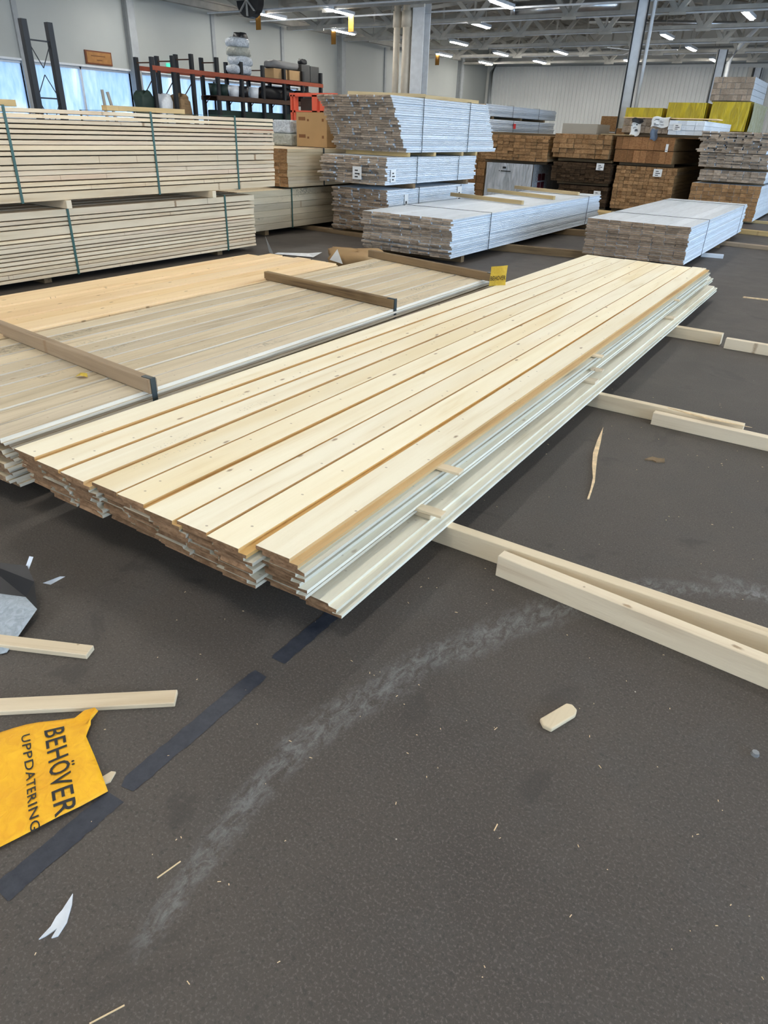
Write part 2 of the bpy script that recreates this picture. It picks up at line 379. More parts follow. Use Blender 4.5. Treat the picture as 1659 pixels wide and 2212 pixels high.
# window strip faintly continuing: white sill and flashing
struct(MB().box(XL, XL+.05, YF, WEND, wz1, wz1+.05).box(XL, XL+.10, YF, WEND, wz0-.04, wz0).build('trim_1', 'frame'))
n = 2
for i in range(2, 14):
    yy = Y0w+PB*i
    if yy > YB-.3: continue
    big = i % 3 == 1
    m_ = MB().box(XL, XL+(.22 if big else .06), yy-.07, yy+.07, 0, 4.55 if not big else 5.4)
    if big: m_.box(XL+.22, XL+.30, yy-.13, yy+.13, 0, 5.4)
    struct(m_.build('trim_%d' % n, 'wall_trim')); n += 1
struct(MB().box(XL, XL+.18, YF, YB, 4.62, 4.80).box(XL, XL+.30, YF, YB, 4.80, 4.84).build('trim_%d' % n, 'truss')); n += 1
# back wall: white corrugated cladding, plain band above
bw = MB().box(XL, XR, YB, YB+.3, 0, 8.0)
struct(bw.build('wall_back', 'upper'))
cor = MB(); x = XL+.35; pitch_ = .21
while x < XR-.2:
    pr = [(x, YB), (x+.02, YB-.05), (x+pitch_-.055, YB-.05), (x+pitch_-.035, YB)]
    h_ = 4.62 - (x-XL)*.012
    v = [(a, b, 0) for a, b in pr] + [(a, b, h_) for a, b in pr]
    cor.add(v, [(0,1,5,4),(1,2,6,5),(2,3,7,6),(4,5,6,7)]); x += pitch_
co = struct(cor.build('trim_%d' % n, 'cladding')); n += 1
struct(MB().box(XL+.3, XR, YB-.10, YB, 4.60, 4.66).box(XL, XR, YB-.08, YB, 5.25, 5.31).build('trim_%d' % n, 'wall_trim')); n += 1
# right and front walls (off frame) with openings for the window light and the added fill
rw = MB(); rw.box(XR, XR+.25, YF, YB, 0, 1.0); rw.box(XR, XR+.25, YF, YB, 3.6, 8); rw.box(XR, XR+.25, 21, YB, 1, 3.6); rw.box(XR, XR+.25, YF, -5, 1, 3.6)
struct(rw.build('wall_right', 'wall'))
struct(MB().box(XR+.1, XR+.11, -5, 21, 1, 3.6).build('window_20', 'glass'))
fwl = MB(); fwl.box(XL, -6.6, YF-.25, YF, 0, 8); fwl.box(.6, XR, YF-.25, YF, 0, 8); fwl.box(-6.6, .6, YF-.25, YF, 4, 8)
struct(fwl.build('wall_front', 'wall'))
# roof deck: ribbed sheets running along the hall
dk = MB(); x = XL-.2
while x < XR+.2:
    x2 = x+.30; za, zb = roofz(x), roofz(x2)
    pr = [(x, za), (x+.05, za+.07), (x+.15, za+.07), (x+.20, za), (x2, zb)]
    v = [(a, YF, c) for a, c in pr] + [(a, YB, c) for a, c in pr]; nn = len(pr)
    dk.add(v, [(i, i+1, i+1+nn, i+nn) for i in range(nn-1)]); x = x2
struct(dk.build('ceiling', 'deck'))
rz_ = MB(); rz_.add([(XL-.3, YF, 5.7), (-6.2, YF, 7.2), (XR+.3, YF, 5.8), (XL-.3, YB, 5.7), (-6.2, YB, 7.2), (XR+.3, YB, 5.8)], [(0, 1, 4, 3), (1, 2, 5, 4)])
struct(rz_.build('ceiling_top', 'deck'))
# roof trusses, each one a thing
TY = [Y0w+PB*i for i in range(2, 14) if Y0w+PB*i < YB-1]
def truss(y, label, far):
    t = tag(link('roof_truss', None, None, (0, y, 0)), label, 'roof truss', 'white steel roof trusses')
    zb = 4.50
    MB().bar((XL+.3, 0, zb), (XR, 0, zb), .10, .10).build('bottom_chord', 'truss', t)
    tc = MB(); tc.bar((XL+.1, 0, roofz(XL)-.25), (-6.2, 0, roofz(-6.3)-.25), .14, .16); tc.bar((-6.2, 0, roofz(-6.3)-.25), (XR, 0, roofz(XR)-.25), .14, .16)
    tc.build('top_chord', 'truss', t)
    xs = [-18.25+3.1*k for k in range(9)]
    for k, xx in enumerate(xs):
        a = (max(xx-1.55, XL+.15), 0, roofz(xx-1.55)-.3); c = (xx+1.55, 0, roofz(xx+1.55)-.3)
        w = .13
        MB().bar(a, (xx-.05, 0, zb), w, w).build('web_bar', 'truss', t)
        MB().bar((xx+.05, 0, zb), c, w, w).build('web_bar', 'truss', t)
        MB().bar((xx, .0, zb), (xx, 0, roofz(xx)-.3), .06, .06).box(xx-.22, xx+.22, -.02, .02, zb-.12, zb+.16).build('gusset_plate', 'truss', t)
    return t
for i, y in enumerate(TY):
    if y < 13 : continue
    truss(y, 'white steel roof truss with V webs spanning the hall, %s one from the back wall' % ORD[len(TY)-1-i], i)
# purlins and wind braces along the hall
for pi_, xx in enumerate((-18.2, -14.6, -11.4, -8.2, -4.6, -1.2, 2.4)):
    o = MB().box(xx-.06, xx+.06, YF, YB, roofz(xx)-.16, roofz(xx)-.02).build('purlin', 'truss_d')
    tag(o, 'long grey steel purlin under the roof deck, %s from the left wall' % ORD[pi_], 'purlin', 'grey purlins under the roof deck')
BR = ('left of the white column', 'left of the grey column, thickest', 'meeting the far grey column', 'just right of the grey column', 'behind the white column', 'low, close to the left wall', 'high, close to the left wall', 'right of the far grey column')
for bi, (a, b, w) in enumerate((((-16, 20, 5.6), (-9, 34, 6.4), .16), ((-9, 24, 6.0), (-5.5, 38, 6.4), .2), ((-10, 30, 6.0), (-4.6, 36, 5.9), .18), ((-7.5, 26, 6.0), (-2.5, 30.5, 5.6), .16), ((-14, 24, 4.9), (-10, 26.6, 5.7), .1), ((-18.6, 30.8, 4.9), (-12, 37.9, 5.9), .1), ((-17, 34.6, 4.9), (-13, 31.2, 5.6), .1), ((-5.8, 30, 4.7), (-4, 37, 5.8), .1))):
    tag(MB().bar(a, b, w, w).build('wind_brace', 'truss'), 'pale diagonal steel roof brace %s' % BR[bi], 'brace', 'diagonal braces in the roof')
# cross conduits at lamp height
for ci, y in enumerate((19.6, 21.6, 23.9, 27.4, 31.1, 34.6)):
    tag(MB().tube([(XL+.4, y, 4.47), (XR-1, y, 4.42)], .025, 6).build('conduit', 'column'), 'thin white conduit crossing the hall at lamp height, %s from the back wall' % ORD[5-ci], 'conduit', 'thin white conduits under the trusses')
# ducts
t = thing('ventilation_duct', 'shiny galvanised round duct hanging crosswise under the roof', 'duct', (-11, 27.0, 5.15))
MB().tube([(-1.2, 0, 0), (2.6, 0, 0)], .22, 20).tube([(-1.25, 0, 0), (-1.1, 0, 0)], .27, 20).build('duct_body', 'duct', t, True)
MB().box(2.6, 3.6, -.3, .3, -.35, .3).build('duct_box', 'truss', t)
for q in (-.9, 2.2): MB().bar((q, 0, .2), (q, 0, 1.2), .03).build('hanger', 'truss', t)
tag(MB().tube([(-10.5, 30, 5.1), (-5.4, 30, 4.85)], .08, 10).build('steel_pipe', 'duct', None, True), 'long thin shiny pipe crossing below the round duct', 'pipe')
# round fan near the left wall
t = thing('ceiling_fan_unit', 'round dark rimmed fan unit hung from the roof near the left wall', 'fan', (-17.2, 19.0, 4.62))
MB().tube([(0, -.12, 0), (0, .12, 0)], .44, 20).build('fan_housing', 'steel_blue', t)
fm = MB()
for q in range(8):
    a = q*math.pi/4; fm.bar((0, -.14, 0), (.40*math.cos(a), -.14, .40*math.sin(a)), .10, .02)
fm.build('fan_blades', 'truss', t); MB().tube([(0, 0, .4), (0, 0, 1.3)], .03).build('hanger', 'truss', t)
# white ceiling paddle fan
t = thing('ceiling_paddle_fan', 'white three bladed ceiling fan left of the dark webbed column', 'fan', (-8.9, 31.0, 4.25))
MB().tube([(0, 0, 0), (0, 0, 1.9)], .05).build('rod', 'column', t)
MB().tube([(0, 0, -.12), (0, 0, .12)], .2, 16).build('motor', 'column', t)
for q in range(3):
    a = q*2*math.pi/3; MB().bar((.15*math.cos(a), .15*math.sin(a), 0), (1.5*math.cos(a), 1.5*math.sin(a), 0), .16, .02).build('blade', 'column', t)
# ceiling lamps
def lamp_fixture(x, y, label):
    t = thing('ceiling_lamp', label, 'ceiling lamp', (x, y, 4.40), 0, 'tube lamps under the roof trusses')
    MB().box(-.10, .10, -.68, .68, .03, .11).build('lamp_housing', 'column', t)
    MB().box(-.05, .05, -.64, .64, .0, .025).build('lit_tube', 'tube', t)
    MB().bar((0, -.4, .11), (0, -.4, 1.0), .015).bar((0, .4, .11), (0, .4, 1.0), .015).build('hanger', 'truss', t)
rows = [-18.0, -15.2, -12.3, -9.8, -7.3, -4.2, -1.2, 2.0, 5.5]
rown = ['row nearest the left wall', 'second row from the left wall', 'third row from the left wall', 'fourth row from the left wall', 'fifth row from the left wall', 'sixth row from the left wall', 'seventh row from the left wall', 'eighth row from the left wall', 'row nearest the right wall']
near_cols = [-4.0, .2, 4.2, 8.2, 12.2, 16.2]
rown2 = {-18.0: 0, -15.2: 1, -12.3: 2, -9.8: 3, -7.3: 4, -4.2: 5}
for i, x in enumerate(rows):
    for j, y in enumerate(near_cols):
        if (i % 2 == 0) == (j % 2 == 0): continue
        lamp_fixture(x, y, 'lit tube lamp in the %s, %s from the front' % (rown[i], ORD[j]))
far_lamps = [(-17.7, 20.5), (-15.0, 20.5), (-9.8, 20.8), (-17.8, 24.6), (-12.2, 24.4), (-4.2, 24.8), (-15.3, 28.9), (-7.3, 28.8), (-1.2, 28.8), (-18.2, 33.0), (-15.4, 33.1), (-12.6, 33.0), (-7.3, 32.7), (-2.6, 33), (-18.0, 37.0), (-15.1, 36.9), (-7.3, 37.4), (-10.9, 37.2), (2.0, 37), (2.0, 24.8)]
for k, (x, y) in enumerate(far_lamps):
    rr = min(range(len(rows)), key=lambda q: abs(rows[q]-x))
    dist = 'right above the shelving end' if y < 22 else 'level with the first far truss' if y < 26 else 'midway to the back wall' if y < 30 else 'near the back wall' if y < 35 else 'closest to the back wall'
    lamp_fixture(x, y, 'lit tube lamp %s, %s' % (dist, rown[rr]))
# orange tags hanging in the lamp gaps
M['ot'] = plain('orange_tag', (.26, .13, .03), .8, 0, .05, 6, .05)
for p in ((-17.7, 20.5-.62), (-15.0, 20.5+.62), (-17.8, 24.6-.62), (-18.2, 33.0-.6)):
    tag(MB().box(-.10, .10, -.008, .008, -.40, 0).build('hanging_tag', 'ot'), 'small orange tag hanging from a ceiling lamp', 'tag', 'orange tags under the lamps').location = (p[0], p[1], 4.399)
# ------------------------------------------------------------------ columns
def column(x, y, w, label, top):
    t = thing('steel_column', label, 'column', (x, y, 0))
    MB().box(-w/2, w/2, -w/2, -w/2+.03, 0, top).build('flange', 'column', t)
    MB().box(-w/2, w/2, w/2-.03, w/2, 0, top).build('flange', 'column', t)
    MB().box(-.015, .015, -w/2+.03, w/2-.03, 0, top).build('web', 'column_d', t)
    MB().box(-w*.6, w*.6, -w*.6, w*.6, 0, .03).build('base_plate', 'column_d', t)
    return t
column(-12.75, 21.6, .40, 'wide white steel column behind the white board tower', 6.0)
for dx, r_, lb in ((-.80, .10, 'slim beige drain pipe left of the white column'), (-.43, .14, 'thick beige drain pipe beside the white column')):
    tag(MB().tube([(0, 0, 0), (0, 0, 5.9)], r_, 16).tube([(0, 0, 4.1), (0, 0, 4.5)], r_*1.3, 16).build('drain_pipe', 'pipe', None, True), lb, 'pipe').location = (-12.75+dx, 21.5, 0)
def hcol(x, y, w, label, top):       # flanges facing left/right, dark web seen between them
    t = thing('steel_column', label, 'column', (x, y, 0), R(18))
    MB().box(-w/2, -w/2+.035, -w/2, w/2, 0, top).build('flange', 'steel_blue', t)
    MB().box(w/2-.035, w/2, -w/2, w/2, 0, top).build('flange', 'steel_blue', t)
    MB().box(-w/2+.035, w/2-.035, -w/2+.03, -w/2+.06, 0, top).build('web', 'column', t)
    MB().box(-w*.6, w*.6, -w*.6, w*.6, 0, .03).build('base_plate', 'column_d', t)
    return t
hcol(-6.22, 21.6, .30, 'grey steel column standing behind the brown timber stacks', 6.6)
tag(MB().tube([(0, 0, 0), (0, 0, 6.5)], .05, 12).build('riser_pipe', 'column', None, True), 'thin white riser pipe along the grey steel column', 'pipe').location = (-5.94, 21.62, 0)
hcol(-6.2, 33.0, .34, 'far grey steel column behind the yellow tarpaulins', 4.4)
tag(MB().tube([(.0, 0, 0), (0, 0, 4.0), (.25, 0, 4.5), (.9, 0, 5.3)], .08, 12).build('riser_pipe', 'column', None, True), 'pale bent pipe following the far grey column upwards', 'pipe').location = (-5.88, 32.9, 0)
hcol(-6.0, 41.0, .34, 'steel column against the corrugated back wall', 4.4)
tag(MB().tube([(.0, 0, 0), (0, 0, 4.3), (.5, 0, 5.0)], .10, 10).build('riser_pipe', 'column', None, True), 'pale pipe in the far left corner of the hall', 'pipe').location = (XL+.45, YB-.4, 0)

# ------------------------------------------------------------------ boards
def prof_ship(w, t, ledge=.03, groove=.03):
    return [(groove, 0), (w+ledge, 0), (w+ledge, t*.48), (w, t*.52), (w, t), (0, t), (0, t*.55), (groove, t*.5)]
def prof_box(w, t, c=.0015):
    return [(0, 0), (w, 0), (w, t-c), (w-c, t), (c, t), (0, t-c)]
def prof_lap(w, t):
    """painted cladding: thin edge with two ripples"""
    return [(0, 0), (w, 0), (w+.004, t*.3), (w-.004, t*.5), (w+.003, t*.8), (w-.003, t), (0, t)]
def rough_prism(prof, L, ends=.004, wobble=0):
    mb = MB(); mb.prism(prof, 0, L, 0, 1); n_ = len(prof)
    for i in range(2*n_):
        x_, y_, z_ = mb.v[i]; mb.v[i] = (x_, y_+U(-ends, ends), z_)
    return mb
def bundle(name, label, cat, x0, y0, z0, w, L, H, cols, rows, prof, mats, jy=.02, jx=.003, jrow=.02, group=None, rz=0,
           straps=(), strap_mat='strap_dark', strap_w=.022, side_only=False, far_only=False, slope=None, warp=0, cap=100, offs=None, partname='board', fill=.965):
    root = thing(name, label, cat, (x0, y0, z0), rz, group)
    bw_, bt = w/cols, H/rows
    meshes = [rough_prism(prof(bw_*.985, bt*fill), L, min(jy*.25, .006)).mesh(partname, mats) for _ in range(3)]
    items = []
    for r in range(rows):
        oy, ox = U(-jrow, jrow), U(-jx, jx)*1.5
        if offs: oy += offs(r/max(1, rows-1))
        for c in range(cols):
            vis = (r == rows-1)*2 + (c == cols-1)*3 + (0 if side_only else 1)
            items.append((vis, random.random(), c*bw_+ox+U(-jx, jx), oy+U(-jy, jy), r*bt+U(0, .0008), U(-1, 1)*warp))
    items.sort(key=lambda q: (-q[0], q[1]))
    keep = [q for q in items if q[0] > 0][:cap]; rest = items[len(keep):]
    for q in keep:
        link(partname, random.choice(meshes), root, (q[2], q[3], q[4]), q[5])
    if rest:
        m_ = MB(); base = rough_prism(prof(bw_*.985, bt*fill), L, .003)
        for q in rest: m_.add([(a+q[2], b+q[3], c+q[4]) for a, b, c in base.v], base.f, base.mi)
        o = m_.build(partname, mats, root); o['kind'] = 'stuff'
    for sy_ in straps:
        loop_strap(root, -.004, w+.006+jx, sy_, -.004, H+.006, strap_w, strap_mat)
    return root
def loop_strap(root, xa, xb, y, za, zb, w=.022, mat='strap_dark', t=.004, skew=0):
    m_ = MB(); m_.box(xa-t, xb+t, y, y+w, zb, zb+t); m_.box(xa-t, xb+t, y, y+w, za-t, za)
    m_.add([(xb, y+skew, za), (xb+t, y+skew, za), (xb+t, y+w+skew, za), (xb, y+w+skew, za), (xb, y, zb), (xb+t, y, zb), (xb+t, y+w, zb), (xb, y+w, zb)],
           [(0,3,2,1),(4,5,6,7),(0,1,5,4),(1,2,6,5),(2,3,7,6),(3,0,4,7)]); m_.box(xa-t, xa, y, y+w, za, zb)
    return m_.build('strap', mat, root)
def stud(x0, y0, x1, y1, z0, w, h, label, mat='stud', cat='batten', name='timber_batten', group=None, bev=.002):
    d = Vector((x1-x0, y1-y0, 0)); L = d.length; a = math.atan2(d.y, d.x)
    mb = MB(); mb.v = []; 
    v = [(0,-w/2,0),(0,w/2,0),(0,w/2,h),(0,-w/2,h),(L,-w/2,0),(L,w/2,0),(L,w/2,h),(L,-w/2,h)]
    # length along local X; texture grain runs along local Y, so the mesh is laid along Y and turned
    v = [(-b, a_, c) for a_, b, c in v]
    mb.add(v, [(0,3,2,1),(4,5,6,7),(0,1,5,4),(1,2,6,5),(2,3,7,6),(3,0,4,7)], [0, 0, 0, 0, 0, 0])
    o = mb.build(name, [mat]); o.location = (x0, y0, z0); o.rotation_euler = (0, 0, a-math.pi/2); bevel(o, bev, 1)
    return tag(o, label, cat, group) if label else o
def sub_stud(parent, *a, name='crosspiece', **k):
    o = stud(*a, None, name=name, **k)
    px = parent.location; c, s_ = math.cos(-parent.rotation_euler.z), math.sin(-parent.rotation_euler.z)
    d = o.location-px; o.location = (d.x*c-d.y*s_, d.x*s_+d.y*c, d.z); o.rotation_euler.z -= parent.rotation_euler.z
    o.parent = parent; return o

# ---- the long unstrapped stack in the foreground
TH = .0246; NL = 6; ZU = .300-NL*TH
near_x = [-2.440, -2.278, -2.128, -1.973, -1.834, -1.678, -1.538, -1.395, -1.238]
near_y = [1.250, 1.236, 1.230, 1.245, 1.240, 1.222, 1.232, 1.222, 1.268]
far_x = [-2.330+i*.1335 for i in range(9)]
BL = 6.40; BWD = .1295
def ship_mesh(w, t, led, gr, L, mats, ledge_slot=2, ends=.002):
    m_ = rough_prism(prof_ship(w, t, led, gr), L, ends)
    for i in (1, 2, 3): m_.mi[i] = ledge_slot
    return m_.mesh('board', mats)
main_mesh = [ship_mesh(BWD, TH*.97, .030, .024, BL, ['spruce', 'spruce_end', 'ledge']) for _ in range(4)]
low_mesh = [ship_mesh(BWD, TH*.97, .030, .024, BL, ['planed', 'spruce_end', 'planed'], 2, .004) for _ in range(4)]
lay = ['top layer', 'second layer down', 'third layer down', 'fourth layer down', 'fifth layer down', 'sixth layer down', 'seventh layer down', 'bottom layer']
edge = ['at the left edge', 'second from the left edge', 'third from the left edge', 'fourth from the left edge', 'in the middle', 'fourth from the right edge', 'third from the right edge', 'second from the right edge', 'at the right edge']
def main_board(L_, c, xn, yn, xf, z):
    d = Vector((xf-xn, BL, 0)); a = -math.atan2(d.x, d.y)
    look = 'pale rough sawn board' if L_ == 0 else 'grooved spruce board'
    o = link('spruce_board', random.choice(main_mesh if L_ == 0 else low_mesh), None, (xn, yn, z), a)
    tag(o, '%s %s, %s of the long stack' % (look, edge[c], lay[L_]), 'board', 'loose boards of the long stack')
for L_ in range(NL):
    z = .300 - (L_+1)*TH
    dx = 0 if L_ == 0 else U(-.012, .022); dy = 0 if L_ == 0 else U(-.002, .006)+.005*L_
    for c in range(9):
        jx, jy = (0, 0) if L_ == 0 else (U(-.004, .004), U(-.010, .010))
        main_board(L_, c, near_x[c]+dx+jx, near_y[c]+dy+jy, far_x[c]+dx*.6+jx+(0 if L_ == 0 else U(0, .004)), z)
for L_ in range(2):
    z = .085 + (1-L_)*TH
    for c in range(9):
        main_board(6+L_, c, near_x[c]+.085+.012*L_+U(-.003, .003)-(.03 if c < 7 else 0), 1.345+U(-.01, .012)+(.0 if c > 7 else .55), far_x[c]+.10+U(-.003, .006), z)
# spacer blocks between the lower and upper packs, and shims poking out of the right side
zsp = .085+2*TH
for i, (y, lb) in enumerate(((2.0, 'near its front end'), (3.95, 'a third of the way back'), (5.95, 'near its far end'))):
    stud(-2.3, y, -1.02, y, zsp, .07, ZU-zsp-.0005, 'thin wooden spacer lath inside the long stack %s' % lb, 'stud', 'spacer', 'spacer_lath')
for i, (x, y, z, l_, lb) in enumerate(((-1.10, 2.13, .279, .11, 'upper small wooden shim sticking out of the long stack beside the near floor battens'),
                            (-1.08, 1.96, .180, .115, 'lower small wooden shim sticking out of the long stack beside the near floor battens'),
                            (-1.12, 4.02, .279, .09, 'small wooden shim sticking out halfway along the long stack'),
                            (-1.08, 4.0, .205, .07, 'pale wooden shim low in the long stack above the second batten pair'),
                            (-1.12, 6.1, .262, .08, 'small wooden shim near the far end of the long stack'))):
    stud(x, y, x+l_, y+.004, z-.0105, .045, .0105, lb, 'stud', 'shim', 'wooden_shim', None, .001)
# floor battens carrying the stack and running out to the right
stud(-2.60, 2.06, .55, 2.055, 0, .045, .085, 'long pale stud on the floor carrying the near end of the long stack')
stud(-.735, 1.985, .60, 1.880, 0, .048, .086, 'long pale stud on the floor in front, nearest to the camera')
stud(-2.50, 3.96, -.20, 3.930, 0, .045, .085, 'floor stud with a splintered top under the middle of the long stack')
stud(-.655, 3.870, .9, 3.845, 0, .050, .070, 'shorter floor stud lying against the splintered stud')
stud(-2.50, 5.99, -.64, 5.955, 0, .070, .085, 'broad floor stud under the far end of the long stack')
stud(-.60, 5.87, .9, 5.84, 0, .050, .078, 'floor stud in line right of the broad far stud')
o = MB().add([(-.60, 3.93, .0855), (-.16, 3.90, .0855), (-.38, 3.885, .0855), (-.60, 3.93, .088), (-.16, 3.90, .087), (-.38, 3.887, .092)], [(0, 1, 2), (5, 4, 3), (0, 3, 4, 1), (1, 4, 5, 2), (2, 5, 3, 0)]).build('wood_splinter', 'splint')
tag(o, 'long splinter lifting off the top of the middle floor stud', 'splinter')

# ---- low weathered bundle with three cross battens, left of the long stack
def prof_m(w, t):
    return [(.02, 0), (w+.006, 0), (w+.006, t*.48), (w-.012, t*.35), (w-.015, t*.98), (w-.018, t), (.003, t), (0, t*.9), (0, t*.5), (.02, t*.45)]
mroot = bundle('timber_bundle', 'low weathered grooved board bundle with three battens strapped across its top', 'timber bundle',
       -3.84, 1.27, .085, 1.29, 4.62, .215, 9, 8, prof_m, ['weather', 'weather_end', 'weather_edge'], .02, .004, .012)
for (xa, ya, xb, yb, w, h_, mt) in ((-4.0, 2.13, -2.50, 1.975, .045, .070, 'mid_batten'), (-3.92, 4.35, -2.56, 4.16, .045, .062, 'dark_batten'), (-3.93, 6.05-.18, -2.45, 5.55, .045, .065, 'dark_batten')):
    sub_stud(mroot, xa, ya, xb, yb, .3015, w, h_, name='crosspiece', mat=mt, bev=.004)
    st = MB(); yy = yb-1.27; xx = xb+3.84
    st.box(xx+.001, xx+.005, yy-.016, yy+.012, .06, .218+h_+.004); st.box(xx-.06, xx+.003, yy-.014, yy+.010, .2165+h_, .2205+h_)
    st.build('strap', 'strap_dark', mroot)
# yellow leaf-like scrap
o = MB().add([(0,0,0),(.03,.004,.012),(.05,.02,.004),(.035,.03,.016),(.012,.028,.006),(.02,.014,.02)], [(0,1,5),(1,2,5),(2,3,5),(3,4,5),(4,0,5)]).build('leaf_scrap', 'leaf')
o.location = (-2.98, 1.90, .302); o.scale = (1.3, 1.3, 1.1); tag(o, 'crumpled yellow leaf against the nearest cross batten', 'leaf')

# ---- loose amber boards behind it
for ch in mroot.children:
    if ch.name.startswith('board') and ch.get('kind') is None:
        for p in ch.data.polygons:
            if p.material_index == 0 and p.normal.z > -.2 and p.center.x > .12: p.material_index = 2
        ch.location.z += U(-.0012, .0012)
am = [rough_prism(prof_ship(.155, .026, .018, .02), 3.9, .003).mesh('board', ['amber', 'dry_end']) for _ in range(2)]
far_y = [5.16, 5.29, 5.30, 5.32, 5.34, 5.29]
for c in range(6):
    o = link('amber_board', am[c % 2], None, (-4.86+c*.161, far_y[c]-3.9, .276+(.009 if c % 2 else 0)), U(-.002, .002))
    tag(o, 'warm yellow planed board lying loose, %s from the tall pale bundles' % ORD[c], 'board', 'loose amber boards beside the weathered bundle')
bundle('timber_bundle', 'lower layers of dull boards underneath the loose amber boards', 'timber bundle', -4.84, 1.35, .085, .95, 3.78, .190, 6, 7, lambda w, t: prof_ship(w-.005, t*.97, .016, .018), ['amber', 'dry_end'], .012, .004, .02, cap=13, side_only=True)
# short cut-off board between
o = link('offcut_board', rough_prism(prof_box(.16, .03), .5, .01).mesh('board', ['weather', 'dry_end']), None, (-4.55, 5.9, 0), R(-40)); tag(o, 'pale offcut lying behind the ends of the amber boards', 'offcut')

# ---- tall strapped bundles at left (sides seen)
def tall(y_end, x_face, z0, z1, rows, label, straps, seed, mats=('dry', 'dry_end')):
    random.seed(seed)
    L = 8.4; w = 1.08
    root = thing('timber_bundle', label, 'timber bundle', (x_face-w, y_end-L, z0))
    z = 0; H = z1-z0; hs = [U(.8, 1.0) for _ in range(rows)]; 
    for k_ in range(rows//6): hs[random.randrange(rows)] *= 1.9
    sm = sum(hs); mid = MB()
    for r in range(rows):
        t_ = hs[r]/sm*H; gap = .011 if random.random() < .75 else .006
        pr = prof_box(.19, t_-gap, .003)
        me = rough_prism(pr, L, .006).mesh('board', list(mats))
        ncol = 5
        for c in range(ncol):
            x = w-.19 - c*.216 + U(-.004, .002)
            if c == 0 or r == rows-1:
                link('board', me, root, (x, U(-.008, .008), z), U(-.0006, .0006))
            else:
                b = rough_prism(pr, L, .006); mid.add([(p[0]+x, p[1], p[2]+z) for p in b.v], b.f, b.mi)
        # sticker laths now and then
        z += t_
    mo = mid.build('board', list(mats), root); mo['kind'] = 'stuff'
    for s_ in straps: loop_strap(root, -.012, w+.004, s_-(y_end-L), -.004, H+.003, .024, 'strap_green')
    return root
tall(6.87, -6.33, .060, .655, 14, 'lower of the two tall pale plank bundles at left, with green straps', (4.28, 6.36, 2.2), 3)
tall(7.19, -6.25, .730, 1.468, 16, 'upper of the two tall pale plank bundles at left, with green straps', (3.80, 5.34, 6.53), 5)
random.seed(11)
for y, e in ((3.0, 0), (4.25, .02), (6.1, .03)):
    stud(-7.35, y, -6.24+e, y, .657, .055, .070, '%s bearer block between the two tall pale bundles' % ('nearest' if y < 3.5 else 'middle' if y < 5 else 'farthest'), 'stud', 'bearer', 'bearer_block', 'bearers between the tall pale bundles')
for y in (2.0, 4.0, 6.3):
    stud(-7.35, y, -6.40, y, 0, .08, .058, '%s floor bearer under the lower tall pale bundle' % ('nearest' if y < 3 else 'middle' if y < 5 else 'farthest'), 'dark_batten', 'bearer', 'floor_bearer', 'floor bearers under the tall pale bundles')
# timber pieces on top of the upper bundle
stud(-6.95, 3.2, -6.95, 4.35, 1.471, .10, .055, 'pale timber block on the upper tall bundle, at the left picture edge', 'batten', 'timber piece', 'timber_offcut')
stud(-6.62, 5.1, -6.62, 6.12, 1.471, .08, .045, 'flat pale timber piece on the upper tall bundle in front of the shelving', 'batten', 'timber piece', 'timber_offcut')
o = MB().box(0, .5, 0, .72, 0, .17).build('grey_carton', 'greybox'); o.location = (-7.6, 3.60, 1.5275); bevel(o, .01); tag(o, 'dull grey carton at the left picture edge on top of the timber', 'carton')
stud(-7.35, 3.5, -7.35, 4.3, 1.471, .30, .056, 'wide timber piece under the dull grey carton', 'batten', 'timber piece', 'timber_offcut')

# ---- pale bundles behind the tall ones
bundle('timber_bundle', 'low pale board bundle on the floor behind the tall plank bundles', 'timber bundle', -8.20, 7.40, .075, 1.10, 4.6, .52, 7, 6, lambda w, t: prof_box(w, t, .002), ['weather', 'dry_end'], .012, .004, .01, straps=(1.10,), strap_mat='strap_green')
bundle('timber_bundle', 'brownish board bundle with a dark strap under the tall cardboard box', 'timber bundle', -8.45, 8.37, .620, 1.42, 3.2, .49, 9, 11, lambda w, t: prof_box(w, t, .001), ['ply', 'brown_end'], .008, .004, .01, straps=(.82,))
for y in (8.0, 10.5): stud(-8.3, y, -7.15, y, 0, .08, .072, '%s floor bearer under the low pale bundle' % ('near' if y < 9 else 'far'), 'dark_batten', 'bearer', 'floor_bearer', 'floor bearers under the low pale bundle')
stud(-8.0, 9.07, -6.0, 8.84, 0, .10, .055, 'brown batten on the floor sticking out beneath the white board tower', 'dark_batten')
def carton(x0, y0, z0, w, d, h_, label, mat='card', prints=()):
    t = thing('cardboard_box', label, 'cardboard box', (x0, y0, z0))
    bevel(MB().box(0, w, 0, d, 0, h_).build('box_body', mat, t), .008)
    for (a, b, c, e) in prints: MB().box(a*w, b*w, -.002, 0, c*h_, e*h_).build('printed_mark', 'card_d', t)
    MB().box(w*.0, w, -.001, .0, h_*.985, h_*.995).build('tape_edge', 'card_d', t)
    return t
carton(-7.86, 9.60, 1.1125, .60, .55, .475, 'tall brown cardboard box standing between the pale bundles and the white tower', 'card', ((.08, .30, .76, .86), (.08, .30, .26, .36), (.36, .42, .74, .80), (.36, .42, .24, .30), (.84, .9, .74, .82), (.84, .9, .26, .34)))
carton(-7.24, 9.9, 1.1125, .22, .6, .44, 'darker brown box right behind the tall cardboard box')
o = MB().box(0, .36, 0, .4, .17, .36).box(-.02, .40, -.02, .42, 0, .17, 1).build('wrapped_pack', ['clear_wrap', 'grey_wrap']); bevel(o, .03, 3); o.location = (-8.36, 9.6, 1.1125); tag(o, 'plastic wrapped pack left of the tall cardboard box', 'wrapped pack')

